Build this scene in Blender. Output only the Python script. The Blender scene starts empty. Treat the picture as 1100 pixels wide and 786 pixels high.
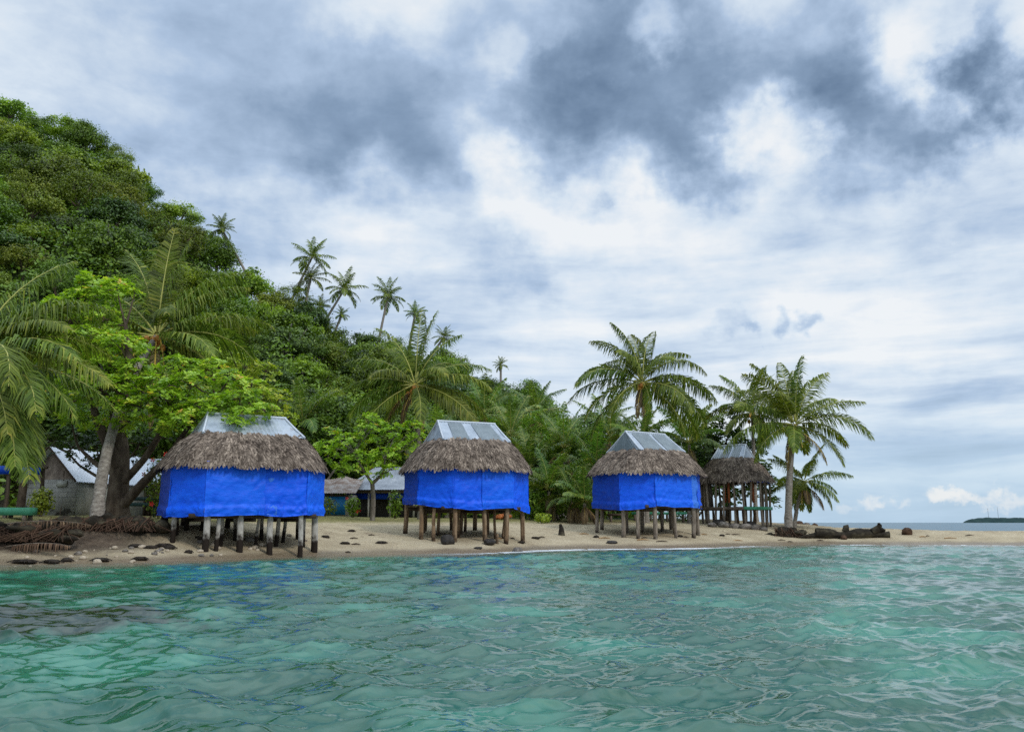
import bpy, math, random
import numpy as np
from mathutils import Vector

R = math.radians
rng = np.random.default_rng(7)
scene = bpy.context.scene
col = scene.collection

# ------------------------------------------------------------------ camera model
CAMH, PITCH, F = 1.2, R(10.72), 887.0


def P(px, py, Y):
    u, v = (px - 550) / F, (393 - py) / F
    d = np.array([u, math.cos(PITCH) - v * math.sin(PITCH), math.sin(PITCH) + v * math.cos(PITCH)])
    return np.array([0, 0, CAMH]) + d * (Y / d[1])


def PX(px, Y):
    return (px - 550) * 0.983 * Y / F


def proj(X, Y, Z):
    z = Z - CAMH
    f = Y * math.cos(PITCH) + z * math.sin(PITCH)
    v = -Y * math.sin(PITCH) + z * math.cos(PITCH)
    return 550 + F * X / f, 393 - F * v / f


def smooth(x, a, b):
    t = np.clip((x - a) / (b - a), 0, 1)
    return t * t * (3 - 2 * t)


def _hash(ix, iy, s):
    n = (ix.astype(np.int64) * 374761393 + iy.astype(np.int64) * 668265263 + s * 974711) & 0x7fffffff
    n = ((n ^ (n >> 13)) * 1274126177) & 0x7fffffff
    return ((n ^ (n >> 16)) & 0xffff) / 65535.0


def vnoise(x, y, s=0):
    x = np.asarray(x, float); y = np.asarray(y, float)
    ix, iy = np.floor(x), np.floor(y)
    fx, fy = x - ix, y - iy
    fx = fx * fx * (3 - 2 * fx); fy = fy * fy * (3 - 2 * fy)
    a, b = _hash(ix, iy, s), _hash(ix + 1, iy, s)
    c, d = _hash(ix, iy + 1, s), _hash(ix + 1, iy + 1, s)
    return (a * (1 - fx) + b * fx) * (1 - fy) + (c * (1 - fx) + d * fx) * fy


def fbm(x, y, s=0, o=4):
    t, a, n = 0, .5, 0
    for i in range(o):
        t = t + a * vnoise(x * 2 ** i, y * 2 ** i, s + i * 17); n += a; a *= .5
    return t / n


# ------------------------------------------------------------------ terrain height
_sh = [(-500, 18.5), (-300, 19.5), (-150, 22.8), (0, 24.4), (150, 25.8), (240, 27.7), (300, 29.5), (340, 31), (450, 32.8), (520, 33.8), (580, 37.4),
       (640, 39.2), (690, 39.5), (740, 40.3), (800, 44), (870, 46.8), (1000, 46), (1100, 45), (1300, 44)]
SHX = np.array([PX(p, d) for p, d in _sh]); SHY = np.array([d for p, d in _sh])
FX = np.array([-400, 12, 15.5, 18, 21, 26, 35, 60, 200]); FY = np.array([900, 900, 110, 74, 62, 56.3, 54.2, 53, 45])

_sil = [(-400, 50), (-200, 60), (-60, 92), (0, 112), (60, 124), (100, 154), (140, 194), (180, 219), (215, 250), (240, 270), (258, 296),
        (300, 300), (330, 325), (345, 350), (380, 352), (410, 352), (430, 360), (470, 368), (500, 384), (540, 396), (575, 400), (600, 416),
        (620, 440), (640, 470), (680, 510), (720, 540), (800, 556), (1200, 556)]
SILA = np.array([(p - 550) * .983 / F for p, q in _sil])


def _dr(px):
    return np.interp(px, [-200, 0, 260, 400, 620, 800], [128, 125, 118, 122, 118, 110])


SILZ = np.array([max(1.5, P(p, q, float(_dr(p)))[2] - 6.5) for p, q in _sil])


def T(X, Y):
    X = np.asarray(X, float); Y = np.asarray(Y, float)
    s = Y - np.interp(X, SHX, SHY)
    s2 = np.interp(X, FX, FY) - Y
    m = np.minimum(s, s2)
    k = np.minimum(m, 60)
    land = 1.6 * (1 - np.exp(-np.maximum(k, 0) / 9.5))
    left = smooth(-X, 9.5, 12)
    land = land + left * .38 * smooth(s + .8 * fbm(X * .7, Y * .7, 3), 3.2, 4.6) * np.exp(-np.maximum(s - 5, 0) / 14)
    sea = np.maximum(np.where(s < s2, .1, .16) * m, -2.2)
    z = np.where(m > 0, land, sea)
    near = smooth(z, .1, .5)
    z = z + near * (.10 * (fbm(X * .6, Y * .6, 5) - .5) + .05 * (fbm(X * 2.5, Y * 2.5, 9, 3) - .5))
    # hill
    a = X / np.maximum(Y, 1)
    px = 550 + a * F / .983
    zr = np.interp(a, SILA, SILZ)
    dr = _dr(px)
    df = np.interp(px, [-300, 0, 300, 420, 620, 800], [52, 54, 64, 68, 72, 90])
    u = (Y - df) / (dr - df)
    h = (zr - 1.5) * np.clip(u, 0, 1) ** 1.05
    h = np.where(u > 1, (zr - 1.5) * np.maximum(1 - .6 * (u - 1), .1), h)
    bump = np.clip(u, 0, 1) * (1 - np.clip(u, 0, 1)) * 4 * (fbm(X * .06, Y * .06, 21) - .5) * 9
    return z + np.where(u > 0, h + bump * np.clip(zr / 30, 0, 1), 0)


def G(px, Y):
    x = PX(px, Y)
    return np.array([x, Y, float(T(x, Y))])


# ------------------------------------------------------------------ mesh building
def nrm(v):
    v = np.asarray(v, float)
    return v / np.maximum(np.linalg.norm(v, axis=-1, keepdims=True), 1e-9)


class M:
    def __init__(self):
        self.v, self.q, self.t, self.qr, self.tr, self.qm, self.tm, self.n = [], [], [], [], [], [], [], 0

    def add(self, verts, quads=None, tris=None, rnd=None, mat=0):
        verts = np.asarray(verts, float).reshape(-1, 3)
        for f, F_, Rr, Mm in ((quads, self.q, self.qr, self.qm), (tris, self.t, self.tr, self.tm)):
            if f is None or len(f) == 0: continue
            f = np.asarray(f, int)
            F_.append(f + self.n)
            r = rng.random(len(f)) if rnd is None else np.broadcast_to(np.asarray(rnd, float), (len(f),))
            Rr.append(r); Mm.append(np.full(len(f), mat, int))
        self.v.append(verts); self.n += len(verts)
        return self

    def quadsoup(self, c, rnd=None, mat=0):       # c: (n,4,3)
        n = len(c)
        return self.add(c.reshape(-1, 3), quads=np.arange(n * 4).reshape(n, 4), rnd=rnd, mat=mat)

    def box(self, c, s, rz=0, rnd=None, mat=0, tilt=None):
        x, y, z = np.array(s) / 2
        p = np.array([[-x, -y, -z], [x, -y, -z], [x, y, -z], [-x, y, -z], [-x, -y, z], [x, -y, z], [x, y, z], [-x, y, z]])
        if tilt is not None:
            ct, st = math.cos(tilt), math.sin(tilt)
            p = np.stack([p[:, 0] * ct - p[:, 2] * st, p[:, 1], p[:, 0] * st + p[:, 2] * ct], 1)
        cz, sz = math.cos(rz), math.sin(rz)
        p = np.stack([p[:, 0] * cz - p[:, 1] * sz, p[:, 0] * sz + p[:, 1] * cz, p[:, 2]], 1) + np.array(c)
        return self.add(p, quads=[[0, 3, 2, 1], [4, 5, 6, 7], [0, 1, 5, 4], [1, 2, 6, 5], [2, 3, 7, 6], [3, 0, 4, 7]],
                        rnd=rng.random() if rnd is None else rnd, mat=mat)

    def tube(self, pts, rad, n=8, mat=0, rnd=None, cap=True, noise=0):
        pts = np.asarray(pts, float); k = len(pts)
        rad = np.broadcast_to(np.asarray(rad, float), (k,))
        tan = nrm(np.gradient(pts, axis=0))
        ref = np.array([0, 0, 1.]) if abs(tan[:, 2]).mean() < .8 else np.array([0, 1., 0])
        a = nrm(np.cross(tan, ref)); b = np.cross(tan, a)
        th = np.linspace(0, 2 * math.pi, n, endpoint=False)
        rr = rad[:, None] * np.ones(n)
        if noise: rr = rr * (1 + noise * (rng.random((k, n)) - .5))
        ring = pts[:, None] + rr[..., None] * (np.cos(th)[None, :, None] * a[:, None] + np.sin(th)[None, :, None] * b[:, None])
        i, j = np.meshgrid(np.arange(k - 1), np.arange(n), indexing='ij')
        q = np.stack([i * n + j, i * n + (j + 1) % n, (i + 1) * n + (j + 1) % n, (i + 1) * n + j], -1).reshape(-1, 4)
        self.add(ring.reshape(-1, 3), quads=q, rnd=rnd, mat=mat)
        if cap:
            for e in (0, k - 1):
                vs = np.vstack([ring[e], pts[e]])
                tr = [[x, (x + 1) % n, n] if e else [(x + 1) % n, x, n] for x in range(n)]
                self.add(vs, tris=tr, rnd=rnd, mat=mat)
        return self

    def grid(self, pts, rnd=None, mat=0):         # pts (a,b,3)
        a, b = pts.shape[:2]
        i, j = np.meshgrid(np.arange(a - 1), np.arange(b - 1), indexing='ij')
        q = np.stack([i * b + j, i * b + j + 1, (i + 1) * b + j + 1, (i + 1) * b + j], -1).reshape(-1, 4)
        return self.add(pts.reshape(-1, 3), quads=q, rnd=rnd, mat=mat)

    def blob(self, c, r, seed=0, rough=.35, nu=14, nv=9, mat=0, rnd=None, fr=1.3):
        u = np.linspace(0, 2 * math.pi, nu, endpoint=False); v = np.linspace(0, math.pi, nv)
        U, V = np.meshgrid(u, v)
        d = np.stack([np.cos(U) * np.sin(V), np.sin(U) * np.sin(V), np.cos(V)], -1)
        n = fbm(d[..., 0] * fr + 7.3 * seed + 50, d[..., 1] * fr + d[..., 2] * fr * 1.7 + 31, seed, 3)
        p = np.array(c) + d * np.array(r) * (1 + rough * 2 * (n[..., None] - .5))
        i, j = np.meshgrid(np.arange(nv - 1), np.arange(nu), indexing='ij')
        q = np.stack([i * nu + j, i * nu + (j + 1) % nu, (i + 1) * nu + (j + 1) % nu, (i + 1) * nu + j], -1).reshape(-1, 4)
        return self.add(p.reshape(-1, 3), quads=q, rnd=rnd, mat=mat)

    def mesh(self, name, mats, smooth=False):
        me = bpy.data.meshes.new(name)
        v = np.concatenate(self.v)
        nq = sum(map(len, self.q)); nt = sum(map(len, self.t))
        loops, starts = [], []
        if nq: loops.append(np.concatenate(self.q).ravel())
        if nt: loops.append(np.concatenate(self.t).ravel())
        loops = np.concatenate(loops)
        starts = np.concatenate([np.arange(nq) * 4, nq * 4 + np.arange(nt) * 3])
        me.vertices.add(len(v)); me.vertices.foreach_set('co', v.ravel().astype(np.float32))
        me.loops.add(len(loops)); me.loops.foreach_set('vertex_index', loops.astype(np.int32))
        me.polygons.add(nq + nt); me.polygons.foreach_set('loop_start', starts.astype(np.int32))
        me.polygons.foreach_set('material_index', np.concatenate(self.qm + self.tm).astype(np.int32))
        if smooth: me.polygons.foreach_set('use_smooth', np.ones(nq + nt, bool))
        at = me.attributes.new('rnd', 'FLOAT', 'FACE')
        at.data.foreach_set('value', np.concatenate(self.qr + self.tr).astype(np.float32))
        for m in (mats if isinstance(mats, (list, tuple)) else [mats]): me.materials.append(m)
        me.update(calc_edges=True)
        return me

    def build(self, name, mats, parent=None, smooth=False):
        return put(name, self.mesh(name, mats, smooth), parent)


def put(name, me, parent=None, loc=(0, 0, 0), rz=0):
    o = bpy.data.objects.new(name, me)
    col.objects.link(o)
    o.location = loc; o.rotation_euler = (0, 0, rz)
    if parent is not None: o.parent = parent
    return o


def tag(o, label=None, cat=None, group=None, kind=None):
    if label: o['label'] = label
    if cat: o['category'] = cat
    if group: o['group'] = group
    if kind: o['kind'] = kind
    return o


def thing(name, label, cat, loc=(0, 0, 0), rz=0, group=None):
    o = bpy.data.objects.new(name, None)
    col.objects.link(o)
    o.location = [float(c) for c in loc]; o.rotation_euler = (0, 0, rz); o.empty_display_size = .2
    return tag(o, label, cat, group)


# ------------------------------------------------------------------ materials
class N:
    """small node-tree helper"""
    def __init__(self, tree):
        self.t = tree

    def n(self, typ, ins=None, **kw):
        x = self.t.nodes.new(typ)
        for k, v in kw.items(): setattr(x, k, v)
        for k, v in (ins or {}).items():
            s = x.inputs[k]
            if isinstance(v, bpy.types.NodeSocket): self.t.links.new(v, s)
            else: s.default_value = v
        return x

    def math(self, op, a, b=0.0, c=None, clamp=False):
        d = {0: a, 1: b}
        if c is not None: d[2] = c
        return self.n('ShaderNodeMath', d, operation=op, use_clamp=clamp).outputs[0]

    def mix(self, f, a, b, blend='MIX'):
        x = self.n('ShaderNodeMix', data_type='RGBA', blend_type=blend)
        for i, v in ((0, f), (6, a), (7, b)):
            s = x.inputs[i]
            if isinstance(v, bpy.types.NodeSocket): self.t.links.new(v, s)
            else: s.default_value = v if i == 0 else (tuple(v) + (1,))[:4]
        return x.outputs[2]

    def ramp(self, f, stops, interp='LINEAR'):
        x = self.n('ShaderNodeValToRGB', {0: f})
        x.color_ramp.interpolation = interp
        e = x.color_ramp.elements
        while len(e) < len(stops): e.new(.5)
        for el, (p, c) in zip(e, stops): el.position = p; el.color = tuple(c) + (1,)
        return x.outputs[0]

    def mapr(self, v, a, b, c=0., d=1., typ='SMOOTHSTEP'):
        return self.n('ShaderNodeMapRange', {0: v, 1: a, 2: b, 3: c, 4: d}, interpolation_type=typ).outputs[0]

    def noise(self, vec, scale, detail=4, rough=.55, dist=0.):
        return self.n('ShaderNodeTexNoise', {'Vector': vec, 'Scale': scale, 'Detail': detail, 'Roughness': rough, 'Distortion': dist})


def newmat(name):
    m = bpy.data.materials.new(name); m.use_nodes = True
    m.node_tree.nodes.clear()
    n = N(m.node_tree)
    out = n.n('ShaderNodeOutputMaterial')
    return m, n, out


def surf(name, stops, rough=.75, spec=.3, scale=3., bump=.0, bscale=25., src='mix', stretch=(1, 1, 1), metal=0., extra=None):
    """procedural material: colour ramp driven by per-face value and/or noise in object space"""
    m, n, out = newmat(name)
    co = n.n('ShaderNodeTexCoord').outputs['Object']
    mp = n.n('ShaderNodeMapping', {'Vector': co, 'Scale': stretch}).outputs[0]
    no = n.noise(mp, scale, 6, .62).outputs[0]
    at = n.n('ShaderNodeAttribute', attribute_name='rnd').outputs['Fac']
    if src == 'mix': f = n.math('ADD', n.math('MULTIPLY', at, .45), n.mapr(no, .28, .72, 0, .55, 'LINEAR'))
    elif src == 'rnd': f = at
    else: f = n.mapr(no, .28, .72, 0, 1, 'LINEAR')
    c = n.ramp(f, stops)
    if extra: c = extra(n, c, co)
    p = n.n('ShaderNodeBsdfPrincipled', {'Base Color': c, 'Roughness': rough, 'Specular IOR Level': spec, 'Metallic': metal})
    if bump:
        b = n.noise(mp, bscale, 4, .6).outputs[0]
        n.t.links.new(n.n('ShaderNodeBump', {'Height': b, 'Strength': .6, 'Distance': bump}).outputs[0], p.inputs['Normal'])
    n.t.links.new(p.outputs[0], out.inputs[0])
    return m


def leafmat(name, stops, trans=.3, rough=.45, spec=.4, objvar=(.75, 1.25), huevar=.02):
    m, n, out = newmat(name)
    at = n.n('ShaderNodeAttribute', attribute_name='rnd').outputs['Fac']
    c = n.ramp(at, stops)
    oi = n.n('ShaderNodeObjectInfo').outputs['Random']
    val = n.mapr(oi, 0., 1., objvar[0], objvar[1], 'LINEAR')
    hr = n.math('FRACT', n.math('MULTIPLY', oi, 7.31))
    hs = n.n('ShaderNodeHueSaturation', {'Hue': n.mapr(hr, 0., 1., .5 - huevar, .5 + huevar, 'LINEAR'), 'Saturation': 1., 'Value': val, 'Fac': 1., 'Color': c}).outputs[0]
    p = n.n('ShaderNodeBsdfPrincipled', {'Base Color': hs, 'Roughness': rough, 'Specular IOR Level': spec})
    tr = n.n('ShaderNodeBsdfTranslucent', {'Color': n.mix(1., hs, (1.5, 1.6, .7), 'MULTIPLY')})
    mx = n.n('ShaderNodeMixShader', {0: trans, 1: p.outputs[0], 2: tr.outputs[0]})
    n.t.links.new(mx.outputs[0], out.inputs[0])
    return m


def gradz(lo, hi, dark, amt=1.):
    """stain rising from the foot of a post: dark below lo, gone above hi (object z, uneven edge)"""
    def f(n, c, co):
        z = n.n('ShaderNodeSeparateXYZ', {0: co}).outputs[2]
        no = n.noise(co, 5., 4, .6).outputs[0]
        w = n.mapr(n.math('ADD', z, n.math('MULTIPLY', n.math('SUBTRACT', no, .5), .9)), lo, hi, amt, 0.)
        return n.mix(w, c, dark)
    return f


MAT = {}
MAT['frond'] = leafmat('frond_green', [(0, (0.0338, 0.0561, 0.0067)), (0.45, (0.1207, 0.1725, 0.0192)), (0.8, (0.2173, 0.2516, 0.032)), (1, (0.3542, 0.3306, 0.056))], .32, .5, .22, (.85, 1.2))
MAT['frond_young'] = leafmat('frond_light_green', [(0, (0.06, 0.115, 0.018)), (0.5, (0.12, 0.2012, 0.03)), (0.85, (0.24, 0.2875, 0.05)), (1, (0.384, 0.3335, 0.07))], .35, .42, .4, (.75, 1.3))
MAT['frond_dry'] = leafmat('frond_dry', [(0, (.07, .045, .022)), (.5, (.15, .105, .05)), (1, (.27, .20, .10))], .2, .6, .25)
MAT['frond_fallen'] = leafmat('fallen_frond_brown', [(0, (.035, .02, .012)), (.5, (.095, .06, .035)), (1, (.21, .14, .08))], .1, .7, .2)
MAT['rachis'] = surf('frond_rachis', [(0, (.26, .27, .05)), (1, (.42, .40, .10))], .5, .4, 6)
MAT['palm_bark'] = surf('palm_bark', [(0, (.10, .085, .07)), (.5, (.24, .21, .175)), (1, (.38, .35, .30))], .9, .15, 6, .02, 14, 'noise', (1, 1, 2.2))
MAT['coconut'] = surf('coconut_husk', [(0, (.30, .11, .02)), (.6, (.50, .20, .035)), (1, (.58, .32, .06))], .5, .35, 4)
MAT['stalk'] = surf('flower_stalk', [(0, (.50, .33, .05)), (1, (.66, .48, .10))], .6, .3, 5)
MAT['bark'] = surf('bark_brown', [(0, (.035, .026, .019)), (.5, (.095, .07, .05)), (1, (.19, .15, .11))], .95, .15, 3, .04, 9, 'noise', (1, 1, .5))
MAT['bark_grey'] = surf('bark_grey', [(0, (.07, .06, .05)), (.5, (.17, .15, .125)), (1, (.30, .27, .23))], .95, .15, 4, .03, 12, 'noise', (1, 1, .5))
MAT['almond'] = leafmat('almond_leaf', [(0, (0.0565, 0.1123, 0.0092)), (0.4, (0.2262, 0.39, 0.0275)), (0.8, (0.4147, 0.5772, 0.0462)), (0.98, (0.6, 0.6, 0.077)), (1, (0.6, 0.3744, 0.055))], .35, .4, .4, (.95, 1.05), .005)
MAT['almond_yellow'] = leafmat('yellow_green_leaf', [(0, (0.117, 0.2, 0.0165)), (0.5, (0.273, 0.3625, 0.033)), (1, (0.52, 0.525, 0.066))], .35, .42, .4, (.95, 1.05), .005)
MAT['leaf_dark'] = leafmat('leaf_dark', [(0, (0.0148, 0.0324, 0.0055)), (0.5, (0.062, 0.1141, 0.0166)), (1, (0.124, 0.1922, 0.0277))], .22, .45, .35, (.75, 1.25), .015)
MAT['leaf_mid'] = leafmat('leaf_mid', [(0, (0.0279, 0.0528, 0.0058)), (0.5, (0.1163, 0.1893, 0.0176)), (1, (0.2242, 0.3042, 0.029))], .28, .45, .35, (.7, 1.3), .02)
MAT['leaf_light'] = leafmat('leaf_light', [(0, (0.0499, 0.0858, 0.0072)), (0.5, (0.1998, 0.2858, 0.0222)), (1, (0.3496, 0.4355, 0.0388))], .3, .45, .35, (.75, 1.25), .02)
MAT['leaf_olive'] = leafmat('leaf_olive', [(0, (0.043, 0.0593, 0.0072)), (0.5, (0.1506, 0.1976, 0.0231)), (1, (0.2727, 0.2964, 0.0444))], .28, .5, .3, (.75, 1.25), .02)
MAT['flower'] = surf('hibiscus_petal', [(0, (.6, .01, .02)), (1, (.8, .04, .04))], .5, .3, 5)
MAT['thatch'] = surf('thatch_leaf', [(0, (.018, .012, .009)), (.28, (.075, .055, .041)), (.62, (.20, .155, .12)), (1, (.47, .375, .29))], .85, .2, 2.2, src='mix')
MAT['thatch_base'] = surf('thatch_underlay', [(0, (.02, .014, .01)), (1, (.07, .05, .038))], .95, .1, 4)
MAT['tin'] = surf('corrugated_tin', [(0, (.22, .26, .31)), (.5, (.34, .39, .45)), (1, (.46, .51, .57))], .5, .35, 1.6, src='noise', metal=.1, extra=lambda n, c, co: n.mix(n.mapr(n.noise(co, 1.9, 6, .7).outputs[0], .60, .70, 0., .6), c, (.17, .105, .075)))
MAT['tin_grey'] = surf('dull_grey_tin', [(0, (.16, .18, .21)), (.5, (.25, .28, .32)), (1, (.36, .39, .43))], .6, .25, 1.2, src='noise')
MAT['tin_white'] = surf('pale_roof_sheet', [(0, (.60, .66, .76)), (1, (.74, .79, .88))], .4, .5, 1.2, src='noise')
MAT['flash'] = surf('ridge_flashing', [(0, (.40, .44, .49)), (1, (.54, .58, .63))], .5, .4, 2)
MAT['skylight'] = surf('translucent_panel', [(0, (.09, .12, .135)), (1, (.17, .21, .23))], .3, .5, 2.5, src='noise')
MAT['wood'] = surf('weathered_wood', [(0, (.07, .052, .038)), (.5, (.19, .15, .115)), (1, (.34, .29, .235))], .9, .15, 4, .006, 30, 'mix', (1, 1, .35))
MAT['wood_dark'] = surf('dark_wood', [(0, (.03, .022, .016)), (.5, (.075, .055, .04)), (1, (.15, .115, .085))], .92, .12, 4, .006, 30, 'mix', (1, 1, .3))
MAT['bamboo'] = surf('pole_wood', [(0, (.24, .13, .05)), (1, (.42, .27, .13))], .8, .2, 5)
_foot = gradz(.38, .62, (.02, .014, .01))
MAT['post_white'] = surf('whitewashed_post', [(0, (.13, .115, .095)), (.45, (.40, .375, .33)), (1, (.62, .60, .55))], .85, .2, 5, .012, 22, 'noise', (1, 1, .5), extra=_foot)
MAT['post_brown'] = surf('brown_post', [(0, (.07, .042, .024)), (.5, (.22, .145, .085)), (1, (.36, .27, .175))], .9, .15, 4, .012, 22, 'mix', (1, 1, .4), extra=gradz(-.1, .4, (.02, .013, .009)))
MAT['post_grey'] = surf('grey_post', [(0, (.085, .065, .048)), (.5, (.23, .19, .15)), (1, (.40, .35, .285))], .9, .15, 4, .012, 22, 'mix', (1, 1, .4), extra=gradz(-.15, .35, (.025, .017, .011)))
MAT['rock'] = surf('grey_rock', [(0, (.05, .043, .037)), (.5, (.16, .14, .12)), (1, (.34, .31, .27))], .92, .2, 3, .03, 12)
MAT['rock_dark'] = surf('dark_wet_rock', [(0, (.010, .009, .008)), (.6, (.035, .03, .026)), (1, (.09, .08, .068))], .7, .3, 4, .03, 14)
MAT['rock_pale'] = surf('pale_coral_stone', [(0, (.22, .18, .13)), (.5, (.42, .35, .26)), (1, (.56, .48, .37))], .9, .2, 5, .02, 20)
MAT['log'] = surf('dark_driftwood', [(0, (.008, .007, .006)), (.5, (.034, .028, .02)), (1, (.11, .095, .06))], .9, .15, 3, .03, 10, 'noise', (.5, 1, 1))
MAT['root'] = surf('tangled_root', [(0, (.02, .013, .009)), (.5, (.075, .045, .03)), (1, (.17, .105, .07))], .95, .1, 4, .02, 15)
MAT['husk'] = surf('coconut_husk_heap', [(0, (.20, .055, .018)), (.5, (.36, .11, .035)), (1, (.50, .20, .07))], .85, .15, 6)
MAT['weed'] = surf('dark_seaweed', [(0, (.010, .008, .006)), (1, (.045, .034, .024))], .8, .25, 6, .02, 20)
MAT['green_paint'] = surf('green_paint', [(0, (.05, .26, .15)), (1, (.10, .40, .24))], .55, .35, 4, src='noise')
MAT['teal_paint'] = surf('dark_teal_paint', [(0, (.012, .035, .035)), (1, (.03, .075, .07))], .6, .3, 4)
MAT['blue_panel'] = surf('blue_door_paint', [(0, (.005, .11, .30)), (1, (.01, .18, .42))], .55, .35, 3, src='noise')
MAT['plaster'] = surf('grey_plaster', [(0, (.19, .19, .165)), (.5, (.33, .33, .295)), (1, (.46, .46, .42))], .9, .15, 1.4, src='noise')
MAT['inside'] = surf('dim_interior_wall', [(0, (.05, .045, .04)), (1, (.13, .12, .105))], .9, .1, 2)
MAT['rust'] = surf('rusty_sheet', [(0, (.12, .07, .05)), (.4, (.22, .17, .14)), (1, (.38, .37, .36))], .7, .3, 2, src='noise')
MAT['rag'] = surf('orange_brown_cloth', [(0, (.30, .08, .035)), (1, (.45, .15, .06))], .9, .1, 3)


def _tarp(name, c0, c1):
    def crease(n, c, co):
        vo = n.n('ShaderNodeTexNoise', {'Vector': n.n('ShaderNodeMapping', {'Vector': co, 'Scale': (1, 1, 2.5)}).outputs[0], 'Scale': 2., 'Detail': 3.}).outputs[0]
        return n.mix(n.mapr(vo, .45, .7, 0., .35), c, c1)
    return surf(name, [(0, c0), (1, c1)], .5, .25, 3., .03, 5, 'noise', (1, 1, 2.6), extra=crease)


MAT['tarp'] = _tarp('blue_tarp', (.001, .07, .68), (.004, .125, .88))
MAT['tarp_mesh'] = _tarp('faded_blue_tarp', (.02, .13, .62), (.06, .22, .78))
MAT['tarp_alt'] = _tarp('bright_blue_tarp', (.002, .085, .70), (.008, .15, .90))  # brighter panel tint; on the nearest hut's front it also paints the lit side
MAT['tarp_dark_shaded'] = _tarp('deep_blue_shaded_tarp', (.001, .035, .36), (.003, .065, .5))  # darker blue sheets; on hut end walls it carries shade put into the colour


def _blocks():
    m, n, out = newmat('concrete_block_wall')
    co = n.n('ShaderNodeTexCoord').outputs['Object']
    mp = n.n('ShaderNodeMapping', {'Vector': co, 'Rotation': (R(90), 0, 0)}).outputs[0]
    b = n.n('ShaderNodeTexBrick', {'Vector': mp, 'Color1': (.33, .32, .285, 1), 'Color2': (.24, .235, .21, 1), 'Mortar': (.15, .145, .13, 1), 'Scale': 1., 'Mortar Size': .012,
                                   'Brick Width': .42, 'Row Height': .21})
    no = n.noise(co, 2.2, 7, .7).outputs[0]
    z = n.n('ShaderNodeSeparateXYZ', {0: co}).outputs[2]
    chip = n.mapr(n.math('ADD', no, n.mapr(z, 0., .9, .13, -.02, 'LINEAR')), .60, .64)
    c = n.mix(n.mapr(no, .3, .7, 0., .4), b.outputs[0], (.42, .41, .37))
    c = n.mix(chip, c, (.07, .065, .055))
    p = n.n('ShaderNodeBsdfPrincipled', {'Base Color': c, 'Roughness': .92})
    n.t.links.new(n.n('ShaderNodeBump', {'Height': n.math('SUBTRACT', b.outputs[1], no), 'Strength': .5, 'Distance': -.02}).outputs[0], p.inputs['Normal'])
    n.t.links.new(p.outputs[0], out.inputs[0])
    return m


MAT['blocks'] = _blocks()


# ------------------------------------------------------------------ ground
def build_ground():
    xs = np.concatenate([np.arange(-170, -26, 3), np.arange(-26, 48, .27), np.arange(48, 80, 2.)])
    ys = np.concatenate([np.arange(2, 20, 1.), np.arange(20, 62, .25), np.arange(62, 130, 1.6), np.arange(130, 230, 6)])
    X, Y = np.meshgrid(xs, ys)
    Z = T(X, Y)
    g = M().grid(np.stack([X, Y, Z], -1), rnd=.5)
    m, n, out = newmat('beach_sand_and_soil')
    po = n.n('ShaderNodeNewGeometry').outputs['Position']
    sp = n.n('ShaderNodeSeparateXYZ', {0: po})
    z = sp.outputs[2]; x = sp.outputs[0]; y = sp.outputs[1]
    n1 = n.noise(po, .7, 6, .6).outputs[0]; n2 = n.noise(po, 9., 5, .65).outputs[0]; n3 = n.noise(po, 2.4, 6, .7).outputs[0]
    sand = n.ramp(n.math('ADD', n.math('MULTIPLY', n1, .6), n.math('MULTIPLY', n2, .4)), [(.3, (.28, .218, .135)), (.5, (.40, .328, .212)), (.7, (.52, .44, .30))])
    deb = n.mapr(n3, .55, .64)                                # leaf litter and driftwood flecks on the upper beach
    deb = n.math('MULTIPLY', deb, n.mapr(z, .25, .8))
    sand = n.mix(n.math('MULTIPLY', deb, .75), sand, (.15, .105, .065))
    zw = n.math('ADD', z, n.math('MULTIPLY', n.math('SUBTRACT', n1, .5), .12))
    wet = n.mapr(zw, .07, .24, 1., 0.)
    sand = n.mix(n.math('MULTIPLY', wet, .8), sand, (.155, .112, .07))
    # brown soil on the eroded bank at the left, litter
    soilw = n.math('MULTIPLY', n.mapr(x, -13.5, -11.2, 1., 0.), n.mapr(n.math('ADD', z, n.math('MULTIPLY', n.math('SUBTRACT', n3, .5), .5)), .12, .40))
    soil = n.ramp(n3, [(.3, (.035, .024, .016)), (.55, (.11, .08, .055)), (.75, (.24, .19, .13))])
    c = n.mix(soilw, sand, soil)
    # thin grass on the flat behind the beach
    gw = n.mapr(n.math('ADD', z, n.math('MULTIPLY', n.math('SUBTRACT', n3, .5), .45)), 1.10, 1.30)
    gw = n.math('MULTIPLY', gw, n.mapr(x, 12., 16., 1., 0.))
    grass = n.ramp(n2, [(.3, (.07, .09, .022)), (.5, (.19, .17, .055)), (.7, (.34, .28, .12))])
    c = n.mix(gw, c, grass)
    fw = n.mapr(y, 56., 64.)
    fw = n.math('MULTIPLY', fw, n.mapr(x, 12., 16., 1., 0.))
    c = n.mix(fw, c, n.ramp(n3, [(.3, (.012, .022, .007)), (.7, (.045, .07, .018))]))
    p = n.n('ShaderNodeBsdfPrincipled', {'Base Color': c, 'Roughness': n.mapr(wet, 0., 1., .92, .35, 'LINEAR'), 'Specular IOR Level': .3})
    hb = n.math('ADD', n.math('MULTIPLY', n3, .6), n.math('MULTIPLY', n2, .4))
    n.t.links.new(n.n('ShaderNodeBump', {'Height': hb, 'Strength': .9, 'Distance': .12}).outputs[0], p.inputs['Normal'])
    n.t.links.new(p.outputs[0], out.inputs[0])
    tag(g.build('ground', m, smooth=True), kind='structure')


build_ground()


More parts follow.
